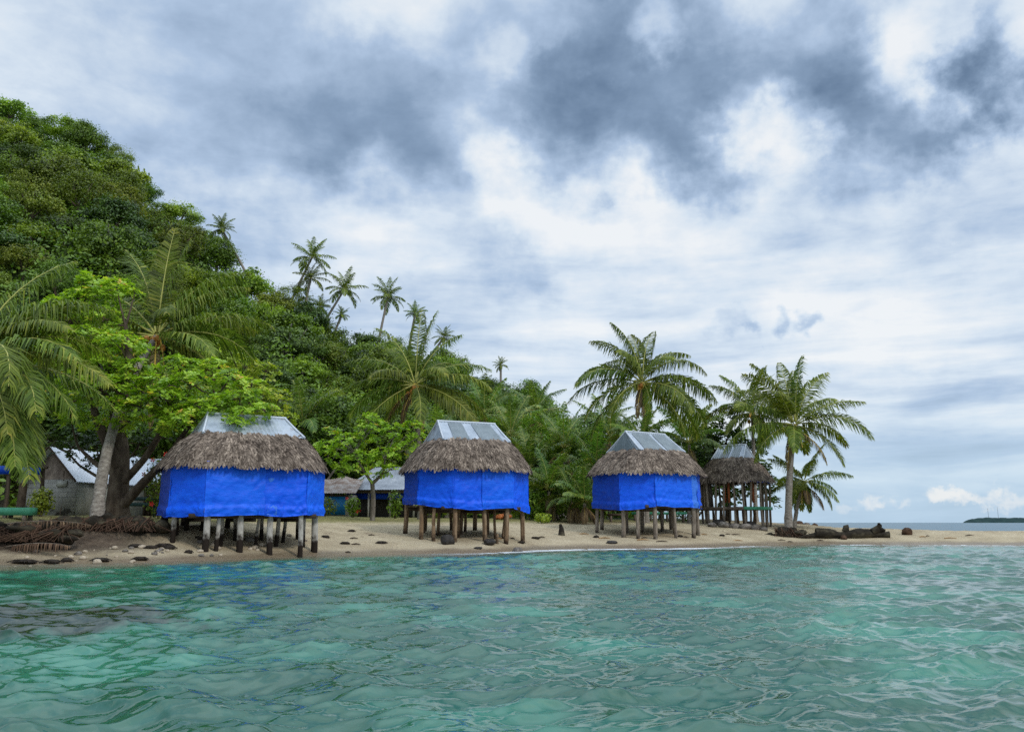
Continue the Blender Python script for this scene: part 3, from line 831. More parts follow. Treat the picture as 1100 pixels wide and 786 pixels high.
def palm(label, base, crown, L, n=20, seed=0, fronds=None, bend=(0, 0, 0), r0=.17, r1=.11, coco=8, wind=(0, 0, 0), leafmat_='frond', hang=.55, e_rng=(84, -28), group='coconut palms', leaf=1.2, nl=72, w=.036, dry=2, stalks=2):
    r_ = np.random.default_rng(seed)
    base, crown = np.array(base, float), np.array(crown, float)
    root = thing('palm_tree', label, 'palm tree', base, 0, group)
    top = crown - base
    H = np.linalg.norm(top)
    path = trunk_path((0, 0, -.3), top, bend, max(10, int(H / .35)))
    k = len(path)
    rad = np.linspace(r0, r1, k) * (1 + .04 * np.sin(np.arange(k) * 2.6))
    rad[:2] *= 1.35; rad[2:4] *= 1.12
    M().tube(path, rad, 10, noise=.06).build('trunk', MAT['palm_bark'], root, smooth=True)
    if fronds is None:
        fronds = []
        for i in range(n):
            f = (i + .5) / n
            fronds.append((math.degrees(i * 2.39996 + r_.normal(0, .15)), e_rng[0] + (e_rng[1] - e_rng[0]) * f ** .85 + r_.normal(0, 6), L * (.78 + .3 * math.sin(math.pi * min(1, f * .8 + .2))) * r_.uniform(.92, 1.05), 28 + 55 * f + r_.normal(0, 8)))
    for i, (az, e0, Lf, dr) in enumerate(fronds):
        mb = M()
        frond_arrays(mb, Lf, R(e0), R(dr), r_, nl, leaf * Lf / 4.6, hang * r_.uniform(.8, 1.15), R(az), wind=wind, w=w, twist=r_.normal(0, .35), side=r_.normal(0, .05))
        o = mb.build('frond', [MAT[leafmat_], MAT['rachis']], root)
        a = R(az)
        o.location = tuple(top + np.array([math.cos(a) * r1 * .7, math.sin(a) * r1 * .7, .05 + .25 * max(0, e0) / 90]))
    for i in range(dry + (1 if dry else 0)):
        mb = M(); az = r_.uniform(200, 340)
        frond_arrays(mb, L * r_.uniform(.55, .8), R(r_.uniform(-50, -25)), R(50), r_, 40, .6, .95, R(az), w=w)
        mb.build('dry_frond', [MAT['frond_dry'], MAT['stalk']], root).location = tuple(top - np.array([0, 0, .15]))
    if coco:
        cm = M().blob((0, 0, 0), (.13, .13, .16), 3, .12, 10, 7).mesh('coconut', MAT['coconut'], True)
        for i in range(coco):
            a = r_.uniform(R(190), R(350)) if i % 4 else r_.uniform(0, 6.28)
            rr = r_.uniform(.2, .45)
            put('coconut', cm, root, tuple(top + np.array([math.cos(a) * rr, math.sin(a) * rr, -.12 - r_.uniform(0, .5)])))
    for i in range(stalks):
        a = r_.uniform(R(200), R(340))
        M().tube([(math.cos(a) * q * .7, math.sin(a) * q * .7, .1 - 1.5 * q * q) for q in np.linspace(0, 1, 6)], np.linspace(.05, .025, 6), 5).build('flower_stalk', MAT['stalk'], root).location = tuple(top)
    return root


# palm beside the open hut (right)
b = G(846, 50.5)
E = P(853, 457, 50.5)
palm('tall coconut palm on the sand spit, right of the open hut', b, E, 4.6, seed=31, bend=(-.25, 0, 0), r0=.24, r1=.16, wind=(.10, 0, .0), coco=7, stalks=1, dry=1,
     fronds=[(15, 86, 4.3, 20), (100, 80, 4.4, 30), (170, 76, 4.5, 42), (60, 72, 4.3, 35), (20, 68, 4.2, 42), (200, 62, 4.5, 55), (140, 58, 4.2, 60), (230, 50, 3.8, 60),
             (355, 36, 4.4, 48), (182, 38, 3.9, 60), (85, 40, 4.2, 60), (300, 45, 3.6, 70), (345, 22, 4.9, 88), (20, 12, 4.3, 75), (188, 8, 5.2, 72), (110, 15, 4.2, 70),
             (205, -14, 4.0, 58), (350, -20, 3.8, 62), (250, -10, 3.2, 70), (60, 0, 3.6, 70)], hang=.62)
# palm behind hut three
b = G(694, 53.0)
palm('full crowned coconut palm with orange nuts behind the third blue hut', b, P(690, 412, 52.0), 4.9, seed=41, bend=(.2, 0, 0), wind=(-.22, 0, .0), coco=9, stalks=3, dry=1,
     fronds=[(150, 82, 4.6, 45), (60, 80, 4.5, 55), (100, 74, 4.6, 50), (180, 68, 4.4, 75), (20, 62, 4.4, 85), (0, 50, 4.8, 110), (172, 40, 4.8, 105), (195, 32, 4.9, 95), (120, 50, 4.8, 70),
             (235, 56, 3.8, 85), (300, 50, 3.6, 85), (10, 24, 5.2, 92), (345, 14, 5.2, 80), (185, 12, 5.4, 72), (200, -8, 5.0, 60), (350, -12, 5.0, 65), (80, 20, 4.8, 80), (320, -4, 4.4, 70),
             (225, -14, 4.6, 60), (15, -22, 5.2, 55), (170, -25, 5.0, 55), (280, -30, 3.4, 50), (335, -35, 4.4, 45)], hang=.72)
# palm behind hut two
b = G(452, 50.0)
palm('spreading coconut palm with orange nuts behind the middle blue hut', b, P(446, 414, 49.0), 4.6, seed=51, bend=(.2, 0, 0), wind=(.0, 0, .0), coco=8, stalks=3, dry=2,
     fronds=[(80, 86, 4.9, 20), (40, 80, 5.0, 22), (160, 72, 4.6, 48), (130, 60, 4.6, 60), (30, 66, 4.5, 45), (185, 44, 4.6, 70), (0, 36, 4.8, 62), (350, 22, 5.0, 70), (182, 16, 4.6, 52),
             (60, 45, 4.8, 60), (200, -4, 4.6, 62), (10, 0, 5.0, 60), (225, 30, 3.8, 80), (310, 35, 3.6, 85), (335, -14, 4.8, 45), (215, -26, 4.6, 40), (100, 25, 4.6, 70), (355, -25, 4.6, 45),
             (170, -15, 4.4, 45), (290, -30, 3.6, 40), (120, 0, 4.4, 60)], hang=.62)
# leaning palm at the left
b = G(104, 29.6)
palm('leaning coconut palm on the left bank, crown above the bright almond tree', b, P(168, 362, 36.0), 5.7, seed=61, bend=(-.9, -.4, .5), r0=.23, r1=.14, wind=(.08, 0, 0), coco=9, stalks=3, dry=1,
     fronds=[(95, 88, 5.2, 16), (70, 82, 5.1, 24), (150, 74, 5.3, 42), (165, 50, 5.2, 62), (25, 66, 5.2, 62), (12, 54, 4.6, 55), (2, 26, 5.2, 52), (178, 30, 5.2, 66), (110, 60, 5.0, 50),
             (350, 8, 5.2, 58), (330, 2, 4.6, 50), (185, 8, 5.0, 50), (40, 35, 5.0, 60), (130, 25, 5.0, 60), (345, -18, 5.0, 45), (210, -8, 4.4, 50), (300, 40, 3.2, 85), (10, -25, 4.8, 40)], hang=.6)
# palm at the left edge
b = G(-38, 27.0)
palm('coconut palm at the left edge drooping its fronds over the block house', b, P(-34, 392, 26.5), 4.8, seed=71, bend=(.2, 0, 0), wind=(0, 0, 0), coco=0, stalks=0, dry=0, nl=76, w=.028,
     fronds=[(326, -20, 5.4, 55), (338, -32, 5.2, 42), (40, 75, 4.8, 50), (8, 50, 5.0, 70), (322, 18, 5.2, 85), (330, 5, 5.3, 70), (318, -8, 5.0, 62), (20, 62, 4.2, 75), (350, 46, 4.0, 80), (10, 34, 4.6, 75), (340, 26, 4.6, 70), (355, 16, 4.9, 62), (325, 12, 4.6, 78), (348, 0, 4.9, 60), (312, -6, 4.3, 70), (335, -16, 4.6, 58),
             (300, -22, 4.2, 50), (60, 60, 4.5, 60), (90, 30, 4.5, 60), (160, 50, 4.5, 60), (120, 78, 4.5, 30), (30, 8, 4.8, 60), (318, -30, 4.4, 40), (200, 20, 4.5, 60), (345, -28, 4.6, 42)], hang=.6)
# two behind the open hut, one small low one behind the tall palm
b = G(812, 60.0)
palm('shorter coconut palm behind the open hut, left of the tall palm', b, P(808, 444, 60.0), 3.6, n=17, seed=81, bend=(0, 0, 0), wind=(-.1, 0, 0), coco=4, dry=1, hang=.65)
b = G(852, 54.0)
palm('small drooping coconut palm leaning right behind the tall palm trunk', b, P(864, 518, 54.0), 2.7, n=16, seed=91, bend=(-.2, 0, .2), r0=.13, r1=.09, coco=0, dry=1, e_rng=(70, -40), hang=.7, w=.026)

# young palms in the thicket between the huts
young = [(326, 448, 60, 3.6, 'young palm rising behind the nearest hut, right end of its roof'), (548, 462, 64, 3.6, 'young palm above the right shoulder of the middle hut'),
         (590, 520, 54, 3.0, 'yellowish young palm at the sand edge between middle and third huts'), (568, 500, 58, 3.2, 'young palm just right of the middle hut thatch'),
         (606, 474, 63, 3.8, 'grey green young palm on the slope foot left of the third hut'), (640, 500, 56, 3.6, 'tall young palm whose fronds brush the third hut thatch'),
         (655, 462, 60, 3.6, 'young palm behind the third hut ridge, left of the full crowned palm'), (520, 440, 70, 3.6, 'young palm under the dark hillside above the middle hut roof'),
         (615, 530, 52, 2.4, 'low young palm with arching yellow fronds beside the third hut'), (690, 470, 50, 2.3, 'bright upright palm shoot showing above the third hut roof'),
         (740, 470, 56, 3.2, 'young palm behind the right end of the third hut roof'), (575, 440, 74, 3.4, 'young palm half way up the low slope right of the middle hut'),
         (628, 535, 50.5, 2.0, 'lowest palm sprouting from the grass next to the third hut tarp'), (468, 470, 62, 3.2, 'young palm hidden low behind the middle hut roof ridge')]
for i, (px, py, Y, L, lab) in enumerate(young):
    b = G(px, Y)
    c = P(px, py, Y); c[2] = max(c[2] - L * .15, b[2] + .4)
    palm(lab, b, c, L, n=15, seed=200 + i, r0=.12, r1=.10, coco=0, dry=1, stalks=0, leafmat_='frond_young', e_rng=(82, 5), hang=.5, group='young palms in the thicket', leaf=1.05, nl=48, w=.04)


# far palms on the skyline: crown in one mesh
def far_crown(seed, n=17, droop=(35, 75)):
    r_ = np.random.default_rng(seed); mb = M()
    for i in range(n):
        f = (i + .5) / n
        frond_arrays(mb, 3.3 * r_.uniform(.85, 1.1), R(80 - 105 * f + r_.normal(0, 6)), R(droop[0] + (droop[1] - droop[0]) * f), r_, 26, .85, .5, i * 2.4 + r_.normal(0, .2), w=.055, wind=(-.08, 0, 0))
    return mb.mesh('crown', [MAT['frond'], MAT['rachis']])


FC = [far_crown(s) for s in (5, 6, 7)]
sky_palms = [(335, 277, 303, 347, 1.0, 'tallest skyline palm, leaning right, leftmost of the ridge pair'), (334, 299, 329, 330, .85, 'skyline palm tucked just below the tallest one'),
             (370, 311, 343, 357, 1.0, 'skyline palm leaning right, second clump from the hill'), (417, 319, 409, 362, .95, 'upright skyline palm standing alone with a round crown'),
             (446, 337, 443, 360, .6, 'small skyline palm above the spreading beach palm'), (477, 362, 462, 385, .6, 'small skyline palm leaning right at the low end of the ridge'),
             (367, 338, 361, 356, .45, 'tiny palm crown just under the second leaning skyline palm'), (344, 330, 343, 350, .6, 'low palm half sunk in trees under the skyline pair'),
             (538, 392, 538, 408, .4, 'tiny far palm on the ridge between the middle and third huts'), (238, 246, 250, 268, .7, 'palm leaning left off the steep shoulder of the hill'),
             (352, 352, 350, 372, .5, 'small palm in the forest below the leaning skyline palm')]
for i, (px, py, bx, by, sc, lab) in enumerate(sky_palms):
    Y = float(_dr(px)) - (1 if px < 460 else 3)
    c = P(px, py, Y); q = P(bx, by, Y)
    d = nrm(c - q); g = q.copy()
    for _ in range(40):
        if g[2] <= float(T(g[0], g[1])): break
        g = g - d * .4
    root = thing('palm_tree', lab, 'palm tree', g, 0, 'far coconut palms on the ridge')
    M().tube(trunk_path((0, 0, 0), c - g, (-.4 * np.sign(px - bx), 0, -.3), 10), np.linspace(.24, .15, 10), 7).build('trunk', MAT['palm_bark'], root, smooth=True)
    o = put('crown', FC[i % 3], root, tuple(c - g), i * 1.3)
    o.scale = (sc * 1.08,) * 3


# ------------------------------------------------------------------ broadleaf trees
def leaves(mb, c, no, size, r_, mat=0, aspect=.55, rnd=None):
    """diamond leaves: c centres, no facing normals"""
    n = len(c)
    no = nrm(no)
    a = nrm(np.cross(no, nrm(r_.normal(0, 1, (n, 3)))))
    b = np.cross(no, a)
    s = size * r_.uniform(.7, 1.3, (n, 1))
    p = np.stack([c - a * s * .5, c + b * s * aspect * .5, c + a * s * .5, c - b * s * aspect * .5], 1)
    mb.quadsoup(p, rnd=np.clip(r_.normal(.45, .24, n), 0, 1) if rnd is None else rnd, mat=mat)


def crown_mesh(seed, mat, R0=(3.6, 3.6, 2.8), lobes=44, per=230, lobe_r=(.17, .32), size=.30, upper=.15, flat=1., rough=.5):
    r_ = np.random.default_rng(seed); mb = M()
    R0 = np.array(R0)
    for i in range(lobes):
        d = nrm(r_.normal(0, 1, 3)); d[2] = abs(d[2]) * 1.1 - upper * 2 if r_.random() < .85 else d[2]
        d = nrm(d)
        c = d * R0 * r_.uniform(.45, 1.12)
        lr = r_.uniform(*lobe_r) * R0[0]
        tone = r_.normal(0, .19)
        m = int(per * (lr / (.25 * R0[0])) ** 2)
        dd = nrm(r_.normal(0, 1, (m, 3))); dd[:, 2] = np.where(r_.random(m) < .6, np.abs(dd[:, 2]), dd[:, 2])
        p = c + dd * lr * np.array([1, 1, .75 * flat]) * r_.uniform(.6, 1.2, (m, 1)) + r_.normal(0, .10, (m, 3))
        leaves(mb, p, dd * .7 + np.array([0, 0, .75]) + r_.normal(0, rough, (m, 3)), size, r_, rnd=np.clip(r_.normal(.45 + tone, .17, m), 0, 1))
    # loose sprays sticking out
    m = lobes * 26
    d = nrm(r_.normal(0, 1, (m, 3))); d[:, 2] = np.abs(d[:, 2])
    leaves(mb, d * R0 * r_.uniform(.75, 1.25, (m, 1)) + r_.normal(0, .25, (m, 3)), d + r_.normal(0, .6, (m, 3)), size, r_)
    return mb.mesh('crown', MAT[mat])


def tree_trunk_mesh(seed, h=3.2, mat='bark', n=5, spread=2.2):
    r_ = np.random.default_rng(seed); mb = M()
    mb.tube([(0, 0, -1.0), (.1, 0, h * .4), (.05, .1, h)], [.3, .24, .17], 8)
    for i in range(n):
        a = i * 6.28 / n + r_.uniform(-.4, .4)
        e = np.array([math.cos(a) * spread, math.sin(a) * spread, h + r_.uniform(.8, 2.)])
        mb.tube(trunk_path((.05, .05, h * r_.uniform(.55, .95)), e, (0, 0, -.3), 5), np.linspace(.13, .05, 5), 6)
    return mb.mesh('trunk', MAT[mat])


KINDS = [('dark green round crowned tree', crown_mesh(301, 'leaf_dark')), ('mid green bushy tree', crown_mesh(302, 'leaf_mid', (3.8, 3.6, 2.9), 52)),
         ('bright green leafy tree', crown_mesh(303, 'leaf_light', (3.4, 3.5, 2.7), 42, 230)), ('olive green loose crowned tree', crown_mesh(304, 'leaf_olive', (3.5, 3.5, 3.0), 40, 190, (.14, .26))),
         ('spreading layered dark tree', crown_mesh(305, 'leaf_dark', (4.4, 4.4, 2.1), 48, 230, (.15, .26), flat=.6)), ('fine leaved mid green tree', crown_mesh(306, 'leaf_mid', (3.5, 3.5, 3.2), 56, 300, (.13, .24), .24)),
         ('coarse leaved bright green tree', crown_mesh(307, 'leaf_light', (3.7, 3.5, 2.5), 34, 130, (.17, .3), .42))]
TR = [tree_trunk_mesh(401), tree_trunk_mesh(402, 3.6, 'bark_grey'), tree_trunk_mesh(403, 2.8)]


def forest():
    r_ = np.random.default_rng(77)
    kept = []
    tries = 0
    while tries < 9000 and len(kept) < 280:
        tries += 1
        px = r_.uniform(-60, 660)
        u = r_.random()
        a = (px - 550) * .983 / F
        df = float(np.interp(px, [-300, 0, 300, 420, 620, 800], [52, 54, 64, 68, 72, 90])); dr = float(_dr(px))
        Y = df - 2 + (dr - df + 2) * u
        X = a * Y
        z = float(T(X, Y))
        zr = float(np.interp(a, SILA, SILZ))
        if zr < 6 and u > .6: continue
        sp = 4.3 if u > .82 else 5.0
        if any((X - k[0]) ** 2 + (Y - k[1]) ** 2 + .6 * (z - k[2]) ** 2 < sp * sp for k in kept): continue
        kept.append((X, Y, z, px, u))
    for i, (X, Y, z, px, u) in enumerate(kept):
        k = int(r_.choice(7, p=[.16, .22, .15, .12, .12, .15, .08]))
        if px < 260 and u > .4 and k in (0, 4) and r_.random() < .6: k = 3 if r_.random() < .5 else 1
        hb = 'at the foot of the hill' if u < .33 else ('half way up the hill' if u < .7 else 'high on the ridge')
        hr = 'over the left houses' if px < 120 else 'behind the bright almond tree' if px < 260 else 'behind the nearest hut' if px < 380 else 'behind the middle hut' if px < 540 else 'between middle and third huts'
        root = thing('forest_tree', f'{KINDS[k][0]} {hb} {hr}', 'tree', (X, Y, z), r_.uniform(0, 6.28), 'rainforest trees on the hillside')
        s = r_.uniform(.55, 1.1) * (.9 if u > .82 else 1.)
        put('trunk', TR[i % 3], root)
        c = put('crown', KINDS[k][1], root, (0, 0, 2.8), r_.uniform(0, 6))
        root.scale = (s, s, s * r_.uniform(.85, 1.15))
    # low growth that covers the forest floor
    m = 95000
    px = r_.uniform(-80, 690, m); u = r_.random(m) ** .8
    a = (px - 550) * .983 / F
    df = np.interp(px, [-300, 0, 300, 420, 620, 800], [52, 54, 64, 68, 72, 90]) - 4; dr = _dr(px) + 2
    Y = df + (dr - df) * u; X = a * Y
    cl = fbm(X * .45, Y * .45, 8, 2)
    zz = T(X, Y) + r_.random(m) * (0.4 + 5.2 * cl)
    mb = M()
    leaves(mb, np.stack([X, Y, zz], 1), np.stack([np.zeros(m) , -np.full(m, .4), np.full(m, .8)], 1) + r_.normal(0, .5, (m, 3)), .46, r_, rnd=np.clip(r_.normal(.1, .16, m) + .9 * fbm(X * .3, Y * .3, 31, 3), 0, 1))
    tag(mb.build('undergrowth', MAT['leaf_mid']), 'dense low undergrowth covering the hillside between the trees', 'undergrowth', kind='stuff')


forest()


def rosette_crown(mb, centres, radii, per, r_, size, mat=0, squash=.7, leafs=7, tonez=True):
    """clusters of broad leaves in whorls at twig ends"""
    for c, rd in zip(centres, radii):
        m = int(per * rd * rd)
        d = nrm(r_.normal(0, 1, (m, 3))); d[:, 2] = np.where(r_.random(m) < .55, np.abs(d[:, 2]), d[:, 2])
        tip = c + d * rd * np.array([1, 1, squash]) * r_.uniform(.8, 1.08, (m, 1))
        ax = nrm(d * .6 + np.array([0, 0, .9]) + r_.normal(0, .25, (m, 3)))
        e1 = nrm(np.cross(ax, r_.normal(0, 1, (m, 3)))); e2 = np.cross(ax, e1)
        tone = np.clip(r_.normal(.5, .2, m), 0, 1)
        for k in range(leafs):
            th = k * 6.283 / leafs + r_.uniform(-.3, .3, (m, 1))
            out = e1 * np.cos(th) + e2 * np.sin(th)
            ld = nrm(out + ax * r_.uniform(.0, .55, (m, 1)))
            sdv = nrm(np.cross(ld, ax))
            s = size * r_.uniform(.75, 1.25, (m, 1))
            b0 = tip + ld * s * .1
            mb.quadsoup(np.stack([b0, b0 + ld * s * .6 + sdv * s * .28, b0 + ld * s - ax * s * .08, b0 + ld * s * .6 - sdv * s * .28], 1), rnd=np.clip(tone + r_.normal(0, .12, m), 0, 1), mat=mat)


def almond_tree(label, base, limbs, clumps, mat, per=34, size=.26, trunk=(.4, .3), tmat='bark', tp=None, name='almond_tree'):
    """limbs: list of (polyline, r0, r1); clumps: (x,y,z,r) in world metres"""
    r_ = np.random.default_rng(int(abs(base[0]) * 100) + 3)
    base = np.array(base, float)
    root = thing(name, label, 'tree', base)
    mb = M()
    for pth, ra, rb in limbs:
        p = np.array(pth, float) - base
        t = np.linspace(0, 1, 3 * len(p)); k = np.linspace(0, 1, len(p))
        q = np.stack([np.interp(t, k, p[:, j]) for j in range(3)], 1)
        q[1:-1] = (q[:-2] + q[1:-1] * 2 + q[2:]) / 4
        mb.tube(q, np.linspace(ra, rb, len(q)), 9, noise=.14)
    cs = np.array([c[:3] for c in clumps]) - base; rs = [c[3] for c in clumps]
    m2 = M(); rosette_crown(m2, cs, rs, per, r_, size)
    m2.build('crown', MAT[mat], root)
    # twigs from limb ends to the clumps
    tw = mb
    ends = [np.array(l[0][-1]) - base for l in limbs] + [np.array(l[0][len(l[0]) // 2]) - base for l in limbs]
    for c, rd in zip(cs, rs):
        e = min(ends, key=lambda q: np.linalg.norm(q - c))
        tw.tube(trunk_path(e, c + np.array([0, 0, .2 * rd]), (0, 0, -.15), 5), np.linspace(.055, .02, 5), 5)
        for k in range(3):
            dd = nrm(r_.normal(0, 1, 3) + np.array([0, 0, .6])) * rd * .85
            tw.tube([c, c + dd * .5 + np.array([0, 0, .05]), c + dd], [.022, .015, .01], 4)
    mb.build('trunk', MAT[tmat], root, smooth=True)
    return root


# big bright almond tree left of hut one
r_ = np.random.default_rng(19)
Yt = 33.0
cl = []
for (px, py, rd, dy) in [(70, 345, .9, 0), (105, 325, .95, .5), (125, 312, .7, .5), (60, 330, .6, .6), (100, 308, .6, .6), (82, 322, .6, .3), (60, 385, .9, -.5), (95, 370, 1., -.6), (130, 375, 1., -1), (150, 400, .7, -1.4), (60, 420, .8, 0),
                         (92, 415, 1., -1), (125, 420, .9, -1.6), (150, 440, .75, -1.9), (178, 430, .7, -2.2), (205, 415, .8, -1.6), (228, 400, .75, -.4), (205, 450, .6, -2.6), (232, 438, .7, -2.4),
                         (258, 432, .65, -2.2), (75, 450, .7, .5), (110, 455, .7, .2), (178, 455, .6, -2.), (285, 442, .45, -2.4), (45, 355, .6, .5), (250, 455, .4, -3.2), (115, 395, .8, -1.2), (195, 395, .7, -1.), (215, 440, .6, -1.8), (190, 442, .6, -1.6), (245, 412, .7, -1.4), (270, 418, .6, -1.6), (160, 415, .7, -1.8), (80, 400, .8, -.6), (52, 440, .7, 0), (262, 446, .5, -2.6), (140, 455, .6, -.8), (110, 345, .8, 0)]:
    c = P(px, py, Yt + dy); cl.append((c[0], c[1], c[2], rd))
for k in range(26):                                          # small sprays that break the outline
    c = cl[int(r_.integers(0, 24))]; d = nrm(r_.normal(0, 1, 3)) * c[3] * 1.1
    cl.append((c[0] + d[0], c[1] + d[1] * .5, c[2] + d[2] * .8, r_.uniform(.22, .4)))
bt = G(128, 33.5)
top = P(128, 480, 33.5)
almond_tree('big almond tree with bright green leaves left of the nearest hut', bt,
            [([bt + (0, 0, -.4), P(126, 530, 33.5), P(130, 490, 33.5), P(125, 440, 33.4)], .5, .26), ([P(128, 500, 33.4), P(112, 470, 33.), P(95, 425, 32.6)], .3, .1),
             ([P(130, 545, 33.4), P(152, 520, 33.0), P(180, 492, 32.3), P(205, 455, 31.4)], .22, .08), ([P(130, 520, 33.4), P(160, 488, 33.), P(185, 440, 32.), P(230, 425, 31.8)], .17, .06),
             ([P(125, 440, 33.4), P(140, 400, 33.), P(135, 350, 33)], .3, .08), ([P(127, 510, 33.4), P(105, 500, 33.6), P(84, 480, 34)], .16, .05), ([P(125, 440, 33.4), P(90, 400, 33), P(70, 360, 33)], .2, .06)],
            cl, 'almond', per=105, size=.20)
# dark leafy tree that shades the block house roof
cl = [tuple(P(px, py, 35.2 + dy)) + (rd,) for px, py, rd, dy in [(66, 482, .5, 0), (84, 476, .55, 0), (104, 484, .55, 0), (96, 498, .4, -.2), (75, 492, .35, -.2), (118, 470, .6, .2), (150, 478, .6, 0), (172, 470, .6, 0), (138, 492, .45, .2), (50, 474, .5, 0)]]
bt = G(112, 35.6)
almond_tree('low dark leaved tree overhanging the block house roof', bt, [([bt + (0, 0, -.3), P(110, 530, 35.6), P(106, 490, 35.3)], .12, .06), ([P(110, 515, 35.5), P(85, 500, 35.2), P(72, 485, 35.2)], .07, .03), ([P(108, 505, 35.4), P(140, 490, 35.2), P(165, 475, 35.2)], .07, .03)],
            cl, 'leaf_dark', per=90, size=.17, name='leafy_tree')
# yellow green tree behind hut one roof
cl = [tuple(P(px, py, 37 + dy)) + (rd,) for px, py, rd, dy in [(262, 395, .8, 0), (285, 400, .7, 0), (275, 425, .8, -.5), (300, 430, .6, -.3), (255, 420, .7, 0), (290, 450, .7, -.4), (310, 452, .5, 0), (245, 375, .6, .3), (270, 455, .7, 0)]]
bt = G(276, 38)
almond_tree('yellow green leafy tree rising behind the nearest hut roof', bt, [([bt + (0, 0, -.3), P(276, 500, 38), P(275, 440, 37.5)], .16, .08), ([P(276, 500, 38), P(290, 450, 37.6)], .1, .04)],
            cl, 'almond_yellow', per=70, size=.2, name='leafy_tree')
# small almond between hut one and two
cl = [tuple(P(px, py, 46 + dy)) + (rd,) for px, py, rd, dy in [(375, 478, .9, 0), (400, 462, .95, 0), (425, 468, .9, 0), (445, 460, .6, .3), (360, 490, .8, 0), (385, 497, .8, -.5), (412, 492, .85, -.4), (435, 485, .7, 0),
                                                              (350, 480, .6, .2), (398, 452, .6, .3), (370, 505, .5, -.3), (420, 505, .5, -.4), (396, 513, .35, -.7), (448, 472, .5, .3), (356, 465, .5, .4), (410, 510, .4, .3)]]
bt = G(400, 46.5)
almond_tree('small bright almond tree with a thin forked trunk between the first two huts', bt, [([bt + (0, 0, -.2), P(401, 535, 46.4), P(400, 519, 46.3)], .15, .12), ([P(400, 519, 46.3), P(412, 508, 46.2), P(414, 490, 46)], .11, .04), ([P(400, 519, 46.3), P(390, 505, 46.2), P(380, 485, 46)], .09, .04)],
            cl, 'almond', per=80, size=.20, tmat='bark_grey')
# dark leaved trees right, by the open hut
cl = [tuple(P(px, py, 62 + dy)) + (rd,) for px, py, rd, dy in [(765, 455, .8, 0), (782, 470, 1.1, 0), (760, 480, 1.2, 0), (800, 485, 1.2, 0), (775, 500, 1.3, 0), (752, 465, .6, 0), (812, 505, 1.1, 0), (745, 500, 1.1, 0), (770, 525, .9, -.5), (790, 532, .7, -.5), (808, 528, .7, -.5), (755, 530, .9, -.5), (780, 545, .6, -.8), (790, 448, .5, 0), (757, 446, .45, 0), (815, 480, .7, .5), (825, 520, .9, 0), (830, 540, .6, 0)]]
bt = G(782, 63)
almond_tree('dark broad leaved tree behind the open hut', bt, [([bt + (0, 0, -.3), P(782, 520, 63), P(780, 475, 62.4)], .25, .1), ([P(782, 520, 63), P(762, 470, 62)], .15, .05), ([P(782, 525, 63), P(812, 500, 62)], .15, .05)],
            cl, 'leaf_dark', per=46, size=.36, name='broadleaf_tree')
# dark trees behind the left houses and behind the huts
for (px, py, Y, s, k, lab) in [(20, 450, 44, .9, 0, 'dark shady tree over the block house at the left'), (75, 470, 46, .8, 4, 'low dark tree between the block house and the almond trunk'), (160, 480, 48, 1., 0, 'dark tree filling the gap behind the big almond trunk'),
                               (215, 470, 47, .9, 1, 'green tree behind the left end of the nearest hut'), (340, 470, 62, .9, 1, 'green tree above the blue doored shed'), (355, 500, 66, .7, 0, 'dark tree right behind the blue doored shed'),
                               (425, 470, 68, .9, 0, 'dark tree behind the grey roofed house'), (480, 500, 64, .8, 1, 'green tree behind the middle hut'), (545, 505, 66, .8, 0, 'dark tree at the thicket right of the middle hut'),
                               (600, 495, 68, .9, 1, 'green tree deep in the thicket between middle and third huts'), (645, 480, 70, .9, 0, 'dark tree behind the left end of the third hut'), (710, 500, 66, .9, 4, 'dark spreading tree behind the third hut'),
                               (745, 500, 68, .8, 1, 'green tree in the gap between the third and open huts')]:
    b = G(px, Y)
    root = thing('broadleaf_tree', lab, 'tree', b, px * .7, 'dense trees behind the beach')
    put('trunk', TR[k % 3], root)
    c = P(px, py, Y)
    put('crown', KINDS[k][1], root, (0, 0, max(2.2, (c[2] - b[2]) / s)))
    root.scale = (s, s, s)


# ------------------------------------------------------------------ shrubs
def shrub(label, px, Y, h, w, mat, leafsz=.16, nleaf=420, flowers=0, seed=0, name='shrub'):
    r_ = np.random.default_rng(seed)
    b = G(px, Y)
    root = thing(name, label, 'shrub', b, 0, 'shrubs around the village')
    st = M()
    for i in range(7):
        a = r_.uniform(0, 6.28); st.tube([(0, 0, -.1), (math.cos(a) * w * .2, math.sin(a) * w * .2, h * .5), (math.cos(a) * w * .42, math.sin(a) * w * .42, h * .85)], [.025, .018, .01], 5)
    st.build('stem', MAT['bark'], root)
    mb = M()
    d = nrm(r_.normal(0, 1, (nleaf, 3))); p = d * np.array([w / 2, w / 2, h * .5]) * r_.uniform(.5, 1.1, (nleaf, 1)) + np.array([0, 0, h * .55])
    leaves(mb, p, d + np.array([0, 0, .5]) + r_.normal(0, .5, (nleaf, 3)), leafsz, r_)
    mb.build('foliage', MAT[mat], root)
    for i in range(flowers):
        a = nrm(r_.normal(0, 1, 3) + np.array([0, -1., .3])) * np.array([w / 2, w / 2, h * .5]) * 1.06 + np.array([0, 0, h * .55])
        f = M()
        for k in range(5):
            th = k * 1.2566
            f.quadsoup(np.array([[a, a + np.array([math.cos(th - .45) * .08, -.03, math.sin(th - .45) * .08]), a + np.array([math.cos(th) * .13, -.05, math.sin(th) * .13]), a + np.array([math.cos(th + .45) * .08, -.03, math.sin(th + .45) * .08])]]))
        f.build('flower', MAT['flower'], root)


